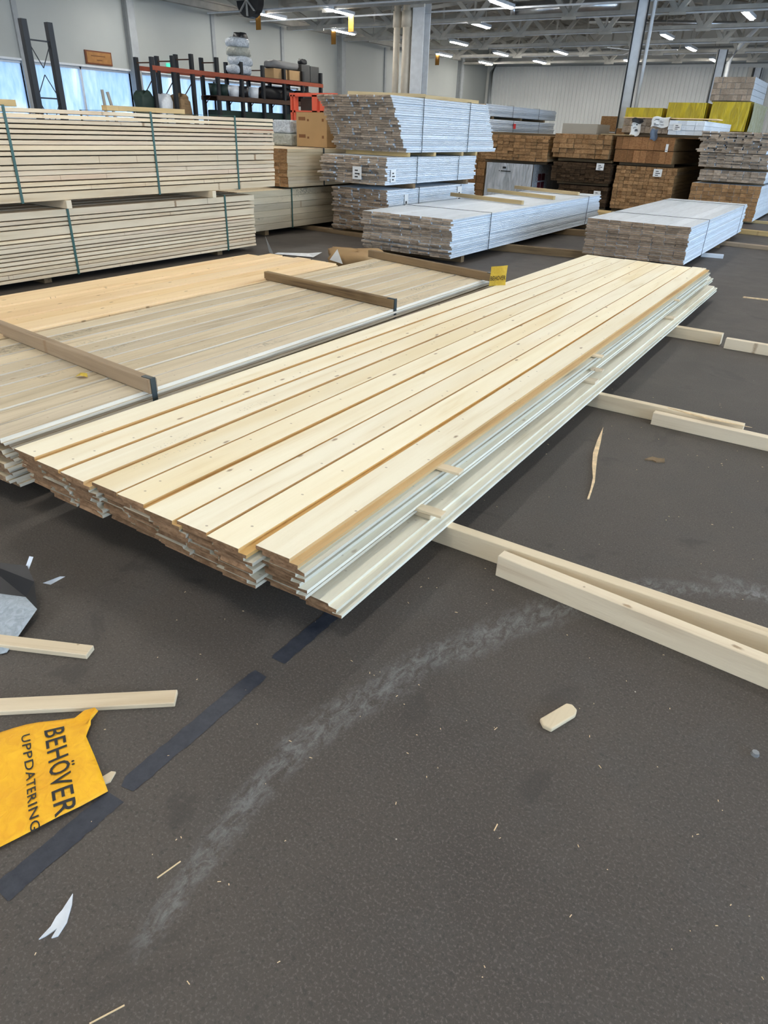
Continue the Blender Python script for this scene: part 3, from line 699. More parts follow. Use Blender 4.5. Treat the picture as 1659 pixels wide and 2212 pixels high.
# ---- white painted board bundles
def white_bundle(label, x0, y0, z0, w, L, H, cols, rows, straps, jy=.04, jrow=.06, end='grey_end', offs=None, name='timber_bundle', cap=100, jx=.006, fill=.90):
    return bundle(name, label, 'timber bundle', x0, y0, z0, w, L, H, cols, rows, prof_lap, ['white_wood', end], jy, jx, jrow, straps=straps, strap_w=.012, offs=offs, cap=cap, fill=fill)
white_bundle('low white painted board bundle with three pale battens lying across it', -5.15, 7.52, .09, 1.25, 5.5, .43, 9, 18, (1.0, 4.8), .022, .03)
for (xa, ya, xb, yb, lb) in ((-5.50, 10.30, -4.06, 9.92, 'nearest'), (-5.52, 11.66, -4.06, 11.16, 'middle'), (-5.52, 12.8, -4.08, 12.36, 'farthest')):
    stud(xa+.1, ya, xb, yb, .527, .05, .05, '%s pale batten lying across the low white bundle' % lb, 'batten')
white_bundle('low white painted board bundle on the right, standing alone on battens', -2.86, 9.17, .09, 1.24, 4.4, .42, 9, 17, (1.0, 3.9), .012, .015, 'tan_end')
for (xa, ya, xb, yb) in ((-5.2, 8.95, -2.70, 9.42), (-5.1, 11.4, -1.65, 11.9), (-5.0, 12.6, -1.68, 13.0)):
    stud(xa, ya, xb, yb, 0, .10, .088, 'dark floor bearer linking the two low white bundles, %s one' % ('nearest' if ya < 10 else 'middle' if ya < 12 else 'farthest'), 'dark_batten', 'bearer', 'floor_bearer', 'dark floor bearers under the white bundles')
stud(-5.15, 7.95, -3.95, 7.95, 0, .08, .088, 'short bearer under the near end of the left low white bundle', 'dark_batten', 'bearer', 'floor_bearer')
stud(-1.7, 10.75, -1.42, 10.8, 0, .06, .05, 'whitish block on the floor beside the right low white bundle', 'white_wood', 'block', 'wood_block')
# tower of three
tw = 1.02
white_bundle('bottom white board bundle of the tower of three, partly hidden', -6.60, 8.86, .09, .95, 2.75, .56, 8, 22, (.85, 2.2), .03, .04, 'tan_end')
white_bundle('middle white board bundle of the tower, with paper labels on its end', -6.76, 8.80, .715, 1.12, 2.75, .345, 8, 13, (.8, 2.1), .035, .05)
white_bundle('top white board bundle of the tower, the tallest with ragged ends', -6.82, 8.82, 1.115, 1.20, 2.95, .675, 9, 24, (.85, 2.3), .03, .035, 'grey_end', offs=lambda f: (1-f)*.42)
for y in (9.35, 10.1, 11.0, 11.5):
    stud(-6.7, y, -5.62, y, 1.062, .07, .052, 'block between the upper two bundles of the white tower, %s from the near end' % ORD[(9.35, 10.1, 11.0, 11.5).index(y)], 'batten', 'bearer', 'bearer_block', 'blocks under the top white bundle')
for y in (9.5, 11.2): stud(-6.7, y, -5.60, y, .652, .07, .062, '%s block between the lower two bundles of the white tower' % ('near' if y < 10 else 'far'), 'dark_batten', 'bearer', 'bearer_block', 'blocks under the middle white bundle')
for y in (9.3, 11.2): stud(-6.7, y, -5.60, y, 0, .09, .088, '%s floor bearer under the white tower' % ('near' if y < 10 else 'far'), 'dark_batten', 'bearer', 'floor_bearer', 'floor bearers under the white tower')
stud(-6.55, 9.15, -5.66, 9.80, 1.794, .05, .05, 'left pale batten lying on top of the white tower', 'batten')
stud(-5.72, 9.85, -5.68, 11.5, 1.794, .05, .045, 'right pale batten lying on top of the white tower', 'batten')
def label_on(loc, w, h_, axis, label, lines=3, group=None):
    t = thing('paper_label', label, 'label', loc, 0, group)
    if axis == 'y': MB().box(0, w, -.003, 0, 0, h_).build('sheet', 'paper', t)
    else: MB().box(0, .003, 0, w, 0, h_).build('sheet', 'paper', t)
    m_ = MB()
    for q in range(lines):
        z = h_*(.15+.25*q); wd = w*(.35+.2*(q % 2))
        if axis == 'y': m_.box(w*.25, w*.25+wd, -.0045, -.003, z, z+h_*.1)
        else: m_.box(.003, .0045, w*.25, w*.25+wd, z, z+h_*.1)
    m_.build('printed_lines', 'print', t); return t
label_on((-6.16, 8.735, .77), .15, .16, 'y', 'white paper label on the end of the middle tower bundle')
label_on((-5.632, 8.90, .75), .13, .16, 'x', 'white paper label on the side of the middle tower bundle')
label_on((-5.634, 9.30, .22), .10, .36, 'x', 'long white tag hanging on the bottom tower bundle, near strap')
label_on((-5.634, 10.95, .28), .14, .34, 'x', 'long white tag hanging on the bottom tower bundle, far strap')

# ---- brown timber stacks along the back
def brown(label, x0, x1, y0, z0, z1, L, cols, rows, end, side='brown_side', jy=.03, straps=(), cap=100, jx=.004, fill=.955):
    return bundle('timber_bundle', label, 'timber bundle', x0, y0, z0, x1-x0, L, z1-z0, cols, rows, lambda w, t: prof_box(w, t, .003), [side, end], jy, jx, jy*.7, straps=straps, cap=cap, fill=fill)
brown('brown square ended timber bundle on top of the silver wrapped pack', -7.72, -6.12, 16.0, .875, 1.37, 3.7, 12, 8, 'brown_end')
brown('warm brown timber bundle with uneven ends in the second back stack', -6.00, -4.76, 16.0, .985, 1.435, 3.7, 8, 5, 'brown_end', jy=.06)
brown('dark timber bundle in the middle of the second back stack', -5.96, -4.68, 16.0, .53, .90, 3.7, 12, 9, 'dark_end', 'dark_end', jy=.04)
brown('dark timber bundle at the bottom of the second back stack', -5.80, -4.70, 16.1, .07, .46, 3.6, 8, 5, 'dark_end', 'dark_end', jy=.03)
brown('reddish brown bundle of thick upright planks in the third back stack', -4.66, -3.50, 16.0, .955, 1.425, 3.7, 9, 2, 'red_end', jy=.012)
brown('brown timber bundle of many small ends under the reddish planks', -4.60, -3.38, 16.1, .07, .89, 3.6, 12, 12, 'brown_end', jy=.03)
brown('tan plank bundle with papers on it on top of the third back stack', -4.64, -3.72, 16.15, 1.49, 1.745, 3.0, 8, 2, 'grey_end', jy=.02)
bundle('timber_bundle', 'white ended plank bundle beside the paper covered planks', 'timber bundle', -3.70, 16.05, 1.475, .66, 3.0, .25, 4, 3, lambda w, t: prof_box(w, t, .002), ['white_wood', 'white_wood'], .012, .004, .01)
stud(-4.66, 16.5, -2.86, 16.5, 1.748, .6, .018, 'flat orange brown board lying over the paper covered planks', 'amber', 'board', 'cover_board')
for xa, xb, z in ((-7.7, -6.2, .815), (-5.95, -4.75, .912), (-5.9, -4.75, .468), (-4.6, -3.5, .897), (-4.6, -2.9, 1.432), (-5.8, -4.75, 0), (-4.6, -3.4, 0), (-7.6, -6.3, 0)):
    for y, fb in ((16.3, 'front'), (18.6, 'rear')):
        where = {(-7.7, .815): 'on the silver wrapped pack', (-5.95, .912): 'beneath the warm brown uneven bundle', (-5.9, .468): 'beneath the middle dark bundle', (-4.6, .897): 'beneath the reddish plank bundle', (-4.6, 1.432): 'beneath the paper covered planks', (-5.8, 0): 'on the floor under the second back stack', (-4.6, 0): 'on the floor under the third back stack', (-7.6, 0): 'on the floor under the silver wrapped pack'}[(xa, z)]
        stud(xa, y, xb, y, z, .09, .055, '%s dark bearer %s' % (fb, where), 'dark_batten', 'bearer', 'bearer_block', 'dark bearers in the back stacks')
# silver wrapped pack
def wrapped(label, x0, x1, y0, y1, z0, z1, mat, name='wrapped_pack', side=None, pleat=.03, cat='wrapped pack'):
    t = thing(name, label, cat, (x0, y0, z0)); w, d, h_ = x1-x0, y1-y0, z1-z0
    random.seed(int(abs(x0*100)))
    ph = [U(0, 6) for _ in range(4)]
    def front(u, v): return (u*w, -.01-pleat*(abs(math.sin(u*9+ph[0]+v*2))*.6+.4*abs(math.sin(u*21+ph[1]-v*3)))*(1.05-v)*.8, v*h_)
    m_ = MB(); m_.grid(front, 40, 10)
    m_.add([(0, 0, h_), (w, 0, h_), (w, d, h_), (0, d, h_)], [(0, 1, 2, 3)])
    def rightf(u, v): return (w+.01+pleat*.5*abs(math.sin(u*14+ph[2]+v*2))*(1-v), u*d, v*h_)
    m_.grid(rightf, 30, 6); m_.add([(0, 0, 0), (0, d, 0), (0, d, h_), (0, 0, h_)], [(0, 1, 2, 3)]); m_.add([(0, d, 0), (w, d, 0), (w, d, h_), (0, d, h_)], [(0, 1, 2, 3)])
    m_.build('cover', mat, t, True)
    MB().box(.02, w-.01, .02, d-.02, .0, h_-.01).build('packed_goods', side or 'brown_side', t)
    return t
wp = wrapped('silver tarpaulin wrapped pack under a brown timber bundle', -7.55, -6.42, 16.05, 19.5, .06, .81, 'silver_tarp')
MB().box(.38, .62, -.052, -.048, .58, .60).box(.42, .5, -.052, -.048, .64, .68).box(.33, .36, -.052, -.048, .585, .60).build('faded_print', 'print', wp)
MB().box(1.15, 1.155, .1, .9, 0, .73).build('side_sheet', 'clear_wrap', wp)
rb = MB()
for i in range(3):
    for j in range(2): rb.box(1.16, 1.165, .28+j*.22, .46+j*.22, .08+i*.17, .22+i*.17)
rb.build('printed_house_windows', plain('maroon_print', (.12, .02, .03), .6), wp)
# labels on the back stacks
for (x, z, w, h_, lb) in ((-4.98, .78, .16, .13, 'small white label on the middle dark bundle'), (-4.98, .25, .15, .13, 'dim label on the bottom dark bundle'),
                          (-3.82, .72, .17, .14, 'small white label on the bundle of many small ends')):
    label_on((x, 15.95 if z > .75 else 16.06, z), w, h_, 'y', lb)
label_on((-3.66, 15.975, 1.17), .05, .14, 'y', 'narrow white sticker on the reddish plank ends', 1)
# papers draped over the tan planks
def drape(name, label, cat, x, y, z, w, h_, mat, top=.25, pr=True, skew=0):
    t = thing(name, label, cat, (x, y, z))
    def f(u, v):
        if v > .75: q = (v-.75)/.25; return (u*w+skew, q*top, h_*.02*math.sin(u*9)+h_)
        return (u*w+skew*v/.75+.01*math.sin(v*9), -.025-.02*math.sin(u*6+1), h_*(v/.75)+.015*math.sin(u*7))
    MB().grid(f, 14, 12).build('sheet', mat, t, True)
    if pr:
        m_ = MB(); random.seed(int(abs(x*77)))
        for q in range(9):
            a, b = U(.05, .6)*w, U(.1, .8)*h_; m_.box(a, a+U(.05, .3)*w, -.052, -.048, b, b+U(.02, .07)*h_)
        m_.build('printed_lines', 'print', t)
    return t
drape('paper_sheet', 'white printed sheet draped over the left of the tan planks', 'paper', -4.44, 16.07, 1.44, .19, .26, 'paper', .1, True, .03)
drape('paper_sheet', 'larger crumpled printed sheet in the middle of the tan planks', 'paper', -4.05, 16.07, 1.60, .33, .17, 'paper', .2, True, .02)
label_on((-3.88+.28, 15.99, 1.55), .15, .12, 'y', 'square white label beside the white ended planks')
drape('plastic_bag', 'crumpled dark bag on the left printed sheet', 'bag', -4.42, 16.03, 1.66, .22, .08, 'black', .15, False)
drape('plastic_bag', 'slate blue bag hanging below the middle printed sheet', 'bag', -4.00, 15.98, 1.37, .14, .19, plain('slate_bag', (.10, .13, .18), .4), .05, False)
stud(-5.0, 16.05, -4.35, 15.98, 1.4365, .16, .012, 'thin pale board jutting out left of the paper covered planks', 'batten', 'board', 'loose_board')
# yellow wrapped packs and what they stand on
bundle('timber_bundle', 'shaded brown bundle carrying the yellow wrapped packs', 'timber bundle', -5.85, 19.9, .0, 2.95, 3.2, 1.60, 14, 10, lambda w, t: prof_box(w, t, .003), ['brown_side', 'brown_end'], .02, .004, .01, cap=40)
wrapped('lowest yellow tarpaulin wrapped pack right of the grey column', -5.72, -4.83, 20.0, 22.4, 1.605, 2.055, 'yellow_tarp')
wrapped('middle yellow tarpaulin wrapped pack', -4.72, -3.84, 20.0, 22.4, 1.605, 2.175, 'yellow_tarp')
yw = wrapped('right yellow tarpaulin wrapped pack beneath the block of plank ends', -3.72, -2.88, 20.0, 22.4, 1.605, 2.20, 'yellow_tarp')
MB().grid(lambda u, v: (.90+.02*abs(math.sin(u*17+v*3)), u*2.3, v*.585), 24, 6).build('clear_side_film', 'film', yw, True)
brown('block of brown plank ends with white sides on top of the right yellow pack', -3.80, -2.92, 20.0, 2.225, 2.70, 2.2, 9, 4, 'grey_end', 'white_wood', jy=.008)
stud(-3.80, 20.3, -2.92, 20.3, 2.2, .1, .024, 'thin bearer on the right yellow pack', 'batten', 'bearer', 'bearer_block')
# right back stack
R0 = 15.9
brown('ragged grey board bundle on top of the right back stack', -3.02, -1.80, R0, 1.205, 1.555, 3.6, 8, 13, 'grey_end', 'white_wood', jy=.07, jx=.02)
brown('grey board bundle with dark gaps, second from top in the right back stack', -2.97, -1.74, R0, .955, 1.195, 3.6, 8, 10, 'grey_end', 'white_wood', jy=.05, jx=.01)
brown('shallow grey plank bundle, second from bottom in the right back stack', -2.91, -1.72, R0, .715, .905, 3.6, 9, 4, 'grey_end', 'white_wood', jy=.03)
brown('orange brown timber bundle at the bottom right of the back row', -3.00, -1.74, R0, .05, .67, 3.6, 11, 9, 'brown_end', 'white_wood', jy=.012)
for z, h_ in ((.672, .04), (.907, .045)):
    for y in (16.3, 18.8): stud(-2.9, y, -1.75, y, z, .09, h_, '%s dark bearer in the right back stack, %s one' % ('front' if y < 17 else 'rear', 'lower' if z < .8 else 'upper'), 'dark_batten', 'bearer', 'bearer_block', 'dark bearers in the right back stack')
for y in (16.3, 18.8): stud(-3.0, y, -1.0, y, 0, .1, .048, '%s floor bearer under the right back stack' % ('front' if y < 17 else 'rear'), 'batten', 'bearer', 'floor_bearer', 'floor bearers under the right back stack')
stud(-4.9, 15.5, -3.0, 15.2, 0, .5, .05, 'flat stack of pale laths on the floor in front of the back stacks', 'batten', 'lath stack', 'lath_stack')
stud(-1.9, 14.2, -.4, 14.0, 0, .14, .07, 'pale timber on the floor at the right picture edge, behind', 'batten', 'timber piece', 'timber_offcut')
stud(-1.7, 12.3, -.4, 12.2, 0, .16, .05, 'dark grey timber on the floor at the right picture edge, in front', 'mid_batten', 'timber piece', 'timber_offcut')
# far white bundles behind the tower and boxes on the back stacks
bundle('timber_bundle', 'brown supporting bundle beneath the far white boards', 'timber bundle', -9.1, 16.9, .0, 1.1, 5.0, 1.42, 5, 9, lambda w, t: prof_box(w, t, .003), ['brown_side', 'brown_end'], .02, .004, .01, cap=13, side_only=True)
white_bundle('lower far white board bundle with a red tag, behind the tower', -9.05, 16.8, 1.42, 1.05, 4.4, .26, 6, 7, (1.5, 3.2), .03, .03, cap=30)
white_bundle('upper far white board bundle behind the tower', -9.05, 16.7, 1.74, 1.05, 4.5, .24, 6, 9, (1.5, 3.2), .03, .03, cap=30)
for y in (17.2, 18.9, 20.5): stud(-9.0, y, -8.05, y, 1.683, .1, .055, 'small block between the two far white bundles, %s from the near end' % ORD[(17.2, 18.9, 20.5).index(y)], 'dark_batten', 'bearer', 'bearer_block', 'blocks between the far white bundles')
o = MB().box(0, .004, 0, .16, 0, .11).build('red_tag', 'red'); o.location = (-7.99, 18.3, 1.50); tag(o, 'bright red tag on the lower far white bundle', 'tag')
carton(-6.08, 16.6, 1.437, .78, .9, .19, 'long flat grey board pack on top of the second back stack', 'greybox')
t = thing('steel_shelving', 'tall brown board stack between the grey pack and the grey column', 'timber bundle', (-7.58, 24.0, 0))
MB().box(0, .75, 0, 1.5, 0, 1.50).build('lower_boards', 'brown_side', t); MB().box(0, .72, 0, 1.5, 1.55, 1.95).build('upper_boards', 'brown_end', t); MB().box(.05, .68, .05, 1.4, 1.5, 1.55).build('bearer', 'paper', t)
t.name = 'board_stack'

# ------------------------------------------------------------------ shelving along the left wall
XF, XBk = -16.0, -16.58
fy = [13.94, 14.62, 15.27, 16.19, 17.14, 18.05, 19.01, 19.90, 20.84]
tops = [2.78, 2.86, 2.95, 2.95, 2.92, 2.90, 2.88, 2.88, 2.90]
rk = thing('shelving_rack', 'long dark shelving rack with orange beams in front of the windows', 'rack', (XF, 13.9, 0))
for y, z in zip(fy, tops):
    for x in (0, XBk-XF):
        MB().box(x-.045, x+.045, y-13.9-.045, y-13.9+.045, 0, z).box(x-.07, x+.07, y-13.97, y-13.83, 0, .02).build('post', 'steel_blue', rk)
    br = MB(); yy = y-13.9
    br.bar((0, yy, z-.12), (XBk-XF, yy, z-.12), .03)
    for q in range(3):
        za = 2.35-q*.7; br.bar((0, yy, za), (XBk-XF, yy, za-.55), .018)
    br.build('brace', 'brown_steel', rk)
for z, mt, ya, yb in ((2.50, 'orange', 0, 7.0), (1.95, 'brown_steel', 2.2, 7.0), (1.2, 'orange', 0, 7.0)):
    for x in (0.03, XBk-XF):
        MB().box(x-.02, x+.03, ya, yb, z, z+.10).build('beam', mt, rk)
    MB().box(XBk-XF, .03, ya if z < 2.4 else 2.9, yb, z+.1, z+.115).build('shelf', 'brown_steel', rk)
def lump(name, label, cat, x, y, z, sx, sy_, sz, mat, seed, amp=.12, group=None):
    random.seed(seed); ph = [U(0, 6) for _ in range(6)]; m_ = MB(); nu, nv = 16, 8; v = []; f = []
    for j in range(nv+1):
        a = math.pi*j/nv
        for i in range(nu):
            b = 2*math.pi*i/nu
            r_ = 1+amp*math.sin(3*b+ph[0]+a*2)+amp*.7*math.sin(5*b+ph[1]-a*3)+amp*.5*math.sin(7*a+ph[2])
            cx_, cy_, cz_ = math.sin(a)*math.cos(b), math.sin(a)*math.sin(b), math.cos(a)
            pw = lambda t_: math.copysign(abs(t_)**.55, t_)
            v.append((pw(cx_)*r_*sx/2, pw(cy_)*r_*sy_/2, max(0, sz/2+pw(cz_)*r_*sz/2)))
    for j in range(nv):
        for i in range(nu): f.append((j*nu+i, (j+1)*nu+i, (j+1)*nu+(i+1) % nu, j*nu+(i+1) % nu))
    m_.add(v, f); o = m_.build(name, mat, None, True); o.location = (x, y, z)
    return tag(o, label, cat, group)
zt = 2.62
t = thing('wrapped_stack', 'tall stack of plastic wrapped sacks with a black bag on top of the shelving', 'wrapped stack', (-16.25, 17.35, zt))
for q in range(4):
    l_ = lump('wrapped_sack', None, None, U(-.03, .03), U(-.03, .03), q*.215, .52, .72-.03*q, .25, 'clear_wrap' if q != 2 else 'grey_wrap', 20+q, .05); l_.parent = t
l_ = lump('black_bag', None, None, 0, .12, .80, .32, .38, .22, 'black', 31, .08); l_.parent = t
for (y0, w, h_, mt, lb) in ((18.62, .62, .26, 'card', 'pale cardboard box on the shelving, left'), (19.35, .55, .26, 'card', 'pale cardboard box on the shelving, middle')):
    o = MB().box(-.5, -.04, 0, w, 0, h_).build('shelf_box', mt); o.location = (-16.02, y0, zt); bevel(o, .01); tag(o, lb, 'cardboard box')
lump('covered_load', 'grey covered load lying over the pale boxes on the shelving', 'covered load', -16.3, 19.2, zt+.26, .5, 1.3, .22, plain('dull_grey_cover', (.16, .16, .16), .6), 41, .12)
for (y0, w, h_, lb) in ((19.95, .42, .46, 'dark carton on the right end of the shelving, left one'), (20.40, .44, .44, 'dark carton on the right end of the shelving, right one')):
    o = MB().box(-.5, -.04, 0, w, 0, h_).build('dark_carton', plain('charcoal_carton', (.06, .06, .058), .7)); o.location = (-16.02, y0, zt); bevel(o, .01); tag(o, lb, 'carton')
lump('black_bag', 'small black bag on the dark cartons', 'bag', -16.2, 20.15, zt+.46, .2, .3, .14, 'black', 44)
# middle shelf goods
zm = 2.066
def bucket(y, mat, lb, z=zm, r_=.16, h_=.26):
    t = thing('bucket', lb, 'bucket', (-16.15, y, z), 0, 'buckets on the middle shelf')
    MB().tube([(0, 0, 0), (0, 0, h_)], [r_*.85, r_], 16).build('bucket_body', mat, t, True)
    MB().tube([(0, 0, h_), (0, 0, h_+.02)], r_*1.06, 16).build('rim', mat, t)
for y, mt, lb in ((16.5, 'darkgreen', 'dark green bucket on the middle shelf, first from the left'), (16.95, 'white_pl', 'white bucket on the middle shelf'), (17.35, 'black', 'black bucket on the middle shelf'), (17.78, 'white_pl', 'pale bucket beside the black bucket on the middle shelf'), (16.2, 'darkgreen', 'dark green bucket at the open left end of the shelf')):
    bucket(y, mt, lb)
lump('covered_load', 'long black covered load on the middle shelf', 'covered load', -16.3, 18.9, zm, .36, 1.6, .34, 'black', 50, .10)
lump('covered_load', 'black covered load at the right end of the middle shelf', 'covered load', -16.3, 20.27, zm, .36, .8, .30, 'black', 51, .10)
o = MB().box(-.50, -.06, 0, 4.5, 0, .40).build('dark_green_crate', 'darkgreen'); o.location = (-16.0, 16.2, 1.316); bevel(o, .03); tag(o, 'long dark green covered crate on the lower shelf of the rack', 'crate')
o = MB().box(-.50, -.06, 0, 4.5, 0, 1.1).build('dark_crate', 'darkgreen'); o.location = (-16.0, 16.3, .03); bevel(o, .03); tag(o, 'big dark green crate on the floor under the rack', 'crate')
for y, mt, s_, lb in ((13.75, 'darkgreen', .34, 'dark sack behind the tall bundles at the left end of the shelving'), (14.35, 'white_pl', .30, 'white crumpled sack at the left end of the shelving'), (14.95, 'brown_side', .34, 'brown sack at the left end of the shelving')):
    lump('sack', lb, 'sack', -16.2, y, 1.32, .4, .5, s_+.35, mt, int(y*10), .12)
# tall upright frame at far left
t = thing('upright_frame', 'tall dark ladder frame standing alone before the left windows', 'rack frame', (-9.0, 5.96, 0))
for y, z in ((0, 2.40), (.34, 2.40)):
    MB().box(-.035, .035, y-.035, y+.035, 0, z).build('post', 'steel_blue', t)
br = MB()
for z in (2.20, 1.60, 1.0, .4): br.bar((0, 0, z), (0, .34, z), .016)
br.build('rung', 'steel_blue', t)
br = MB()
for a, b in ((2.19, 1.92), (1.60, 1.85), (1.58, 1.3)):
    br.bar((0, .02, a), (0, .17, b), .008); br.bar((0, .32, a), (0, .17, b), .008)
br.build('brace', 'steel_blue', t)
# narrow leaning laths near the window
for a, b, lb in (((-16.5, 12.85, 0), (-16.6, 12.8, 2.02), 'upright lath leaning by the window mullion'), ((-16.3, 13.2, 0), (-16.6, 12.95, 1.98), 'slanting lath leaning by the window')):
    tag(MB().bar(a, b, .07, .03).build('leaning_lath', 'greybox'), lb, 'lath')
# orange steel frame
t = thing('orange_frame', 'red orange steel lifting frame behind the tall cardboard box', 'steel frame', (-11.62, 14.0, 0))
for x, w in ((0, .05), (.09, .05), (.62, .14), (.84, .14)): MB().box(x, x+w, 0, .12, 0, 2.0).build('post', 'red_orange', t)
MB().box(-.02, 1.25, 0, .12, 1.97, 2.04).build('beam', 'red_orange', t); MB().box(0, .95, 0, .12, 1.66, 1.70).build('beam', 'red_orange', t)
MB().box(.14, .62, .2, .5, 1.70, 1.94).build('load_panel', plain('dark_panel', (.06, .06, .05), .6), t); MB().box(.1, .8, .2, .5, 0, .08).build('foot_plate', 'red_orange', t)
# signs on the left wall
t = thing('wall_sign', 'wooden coloured sign with faded writing on the left wall above the windows', 'sign', (XL+.02, 15.0, 2.76))
MB().box(-.02, .02, 0, .90, 0, .34).build('sign_frame', 'signframe', t); MB().box(.02, .03, .04, .86, .035, .305).build('sign_panel', 'signwood', t)
MB().box(.03, .032, .18, .66, .20, .225).box(.03, .032, .36, .55, .10, .125).build('faded_text', 'card_d', t)
t = thing('exit_sign', 'green lit exit sign behind the shelving posts', 'sign', (XL+.05, 18.0, 2.72))
MB().box(-.05, .02, 0, .38, 0, .28).build('sign_body', 'mint', t)
MB().add([(.022, .08, .1), (.022, .20, .1), (.022, .20, .18), (.022, .08, .18)], [(0, 1, 2, 3)]).add([(.022, .22, .06), (.022, .32, .14), (.022, .22, .22)], [(0, 1, 2)]).build('arrow', 'paper', t)

# ------------------------------------------------------------------ small things on the floor
# worn blue tape line
def strip(name, pts_l, pts_r, z, mat, label, cat):
    m_ = MB(); n_ = len(pts_l); v = [(a, b, z) for a, b in pts_l] + [(a, b, z) for a, b in pts_r]
    v += [(a, b, 0.0002) for a, b in pts_l] + [(a, b, 0.0002) for a, b in pts_r]
    f = [(i, i+n_, i+1+n_, i+1) for i in range(n_-1)]
    m_.add(v, f); o = m_.build(name, mat); return tag(o, label, cat)
def ragged(x0, x1, y0, y1, n_, amp, seed):
    random.seed(seed); L_, R_ = [], []
    for i in range(n_+1):
        y = y0+(y1-y0)*i/n_; e = 2.4 if i in (0, n_) else 1
        L_.append((x0+U(-amp, amp)*e*.5+(U(0, .012) if i in (0, n_) else 0), y+U(-.004, .004))); R_.append((x1+U(-amp, amp)*.6, y+U(-.004, .004)))
    return L_, R_
for (xa, xb, ya, yb, sd, lb) in ((-1.113, -1.056, .30, .585, 1, 'near piece of worn dark blue floor tape beside the yellow sheet'), (-1.113, -1.060, .615, 1.095, 2, 'long middle piece of worn dark blue floor tape'), (-1.108, -1.056, 1.165, 1.62, 3, 'far piece of worn dark blue floor tape in the shade of the long stack')):
    l_, r_ = ragged(xa, xb, ya, yb, 26, .004, sd); strip('floor_tape', l_, r_, .0012, 'tape', lb, 'floor tape')
# laths at the left edge
def lath(x0, y0, x1, y1, w, h_, lb, mat='stud'):
    o = stud(x0, y0, x1, y1, 0, w, h_, lb, mat, 'lath', 'wooden_lath', None, .002); return o
lath(-2.10, .61, -1.555, .868, .045, .018, 'short pale lath crossing the torn tarpaulin at the left edge')
lath(-1.72, .47, -1.205, .883, .052, .016, 'pale grooved lath lying above the yellow sheet')
# torn tarpaulin and black plastic
t = thing('torn_tarpaulin', 'pale torn tarpaulin scrap with black lining at the left edge', 'tarpaulin', (-1.95, .80, 0))
def tf(u, v): return (-.22+.42*u-.05*v, -.13+.22*v+.10*u, .004+.05*max(0, v-.4)*(1+.4*math.sin(u*5)))
MB().add([(-.25, -.18, .004), (.17, -.10, .003), (.19, -.07, .004), (.115, .085, .035), (.02, .105, .03), (-.25, .0, .02)], [(0, 1, 2, 3, 4, 5)]).build('tarpaulin_sheet', 'pale_tarp', t)
MB().add([(-.25, .0, .021), (.02, .105, .031), (.115, .085, .036), (.03, .14, .075), (-.05, .17, .09), (-.25, .12, .06)], [(0, 1, 2, 3, 4, 5)]).build('black_lining', 'black', t)
MB().add([(-.06, .16, .07), (-.045, .165, .07), (-.035, .19, .12), (-.05, .185, .12)], [(0, 1, 2, 3)]).add([(-.02, .19, .02), (.01, .20, .02), (.05, .235, .05), (.035, .225, .05)], [(0, 1, 2, 3)]).build('torn_shreds', 'white_pl', t)
# yellow sheet with writing
P00 = Vector((-1.69, .40)); P10 = Vector((-1.205, .345)); P11 = Vector((-1.325, .735)); P01 = Vector((-1.66, .50))
def sheet_z(x, y):
    return .006 + .010*math.sin(14*x+5*y)**2 + .004*math.sin(31*x-22*y) + .004*math.sin(23*y+9*x)
edge_pts = [(-1.487, .543), (-1.405, .640), (-1.345, .728), (-1.322, .722), (-1.322, .700), (-1.285, .655), (-1.22, .630), (-1.108, .583), (-1.122, .520), (-1.179, .352), (-1.30, .29), (-1.45, .27), (-1.62, .36), (-1.60, .47)]
def ys_sheet():
    import bmesh
    bm = bmesh.new(); c = Vector((-1.33, .50)); n_ = len(edge_pts); K = 14; rings = []
    dense = []
    for i in range(n_):
        a = Vector(edge_pts[i]); b = Vector(edge_pts[(i+1) % n_])
        for q in range(4): dense.append(a.lerp(b, q/4))
    for k_ in range(K+1):
        s_ = (k_+1)/(K+1); ring = []
        for p in dense:
            q = c.lerp(p, s_); z = sheet_z(q.x, q.y)
            if s_ > .85 and q.y > .69: z += .02*(s_-.85)/.15
            ring.append(bm.verts.new((q.x, q.y, z)))
        rings.append(ring)
    m_ = len(dense); bm.faces.new(rings[0])
    for a, b in zip(rings, rings[1:]):
        for i in range(m_): bm.faces.new((a[i], a[(i+1) % m_], b[(i+1) % m_], b[i]))
    for f in bm.faces: f.smooth = True; 
    bmesh.ops.recalc_face_normals(bm, faces=bm.faces)
    me = bpy.data.meshes.new('yellow_sheet'); bm.to_mesh(me); bm.free(); me.materials.append(M['yellow_paper']); return me
sheet = tag(link('yellow_sheet', ys_sheet()), 'crumpled yellow sheet lettered BEHÖVER UPPDATERING lying on the floor', 'paper sheet')
sm = sheet.modifiers.new('thick', 'SOLIDIFY'); sm.thickness = .0006; sm.offset = -1
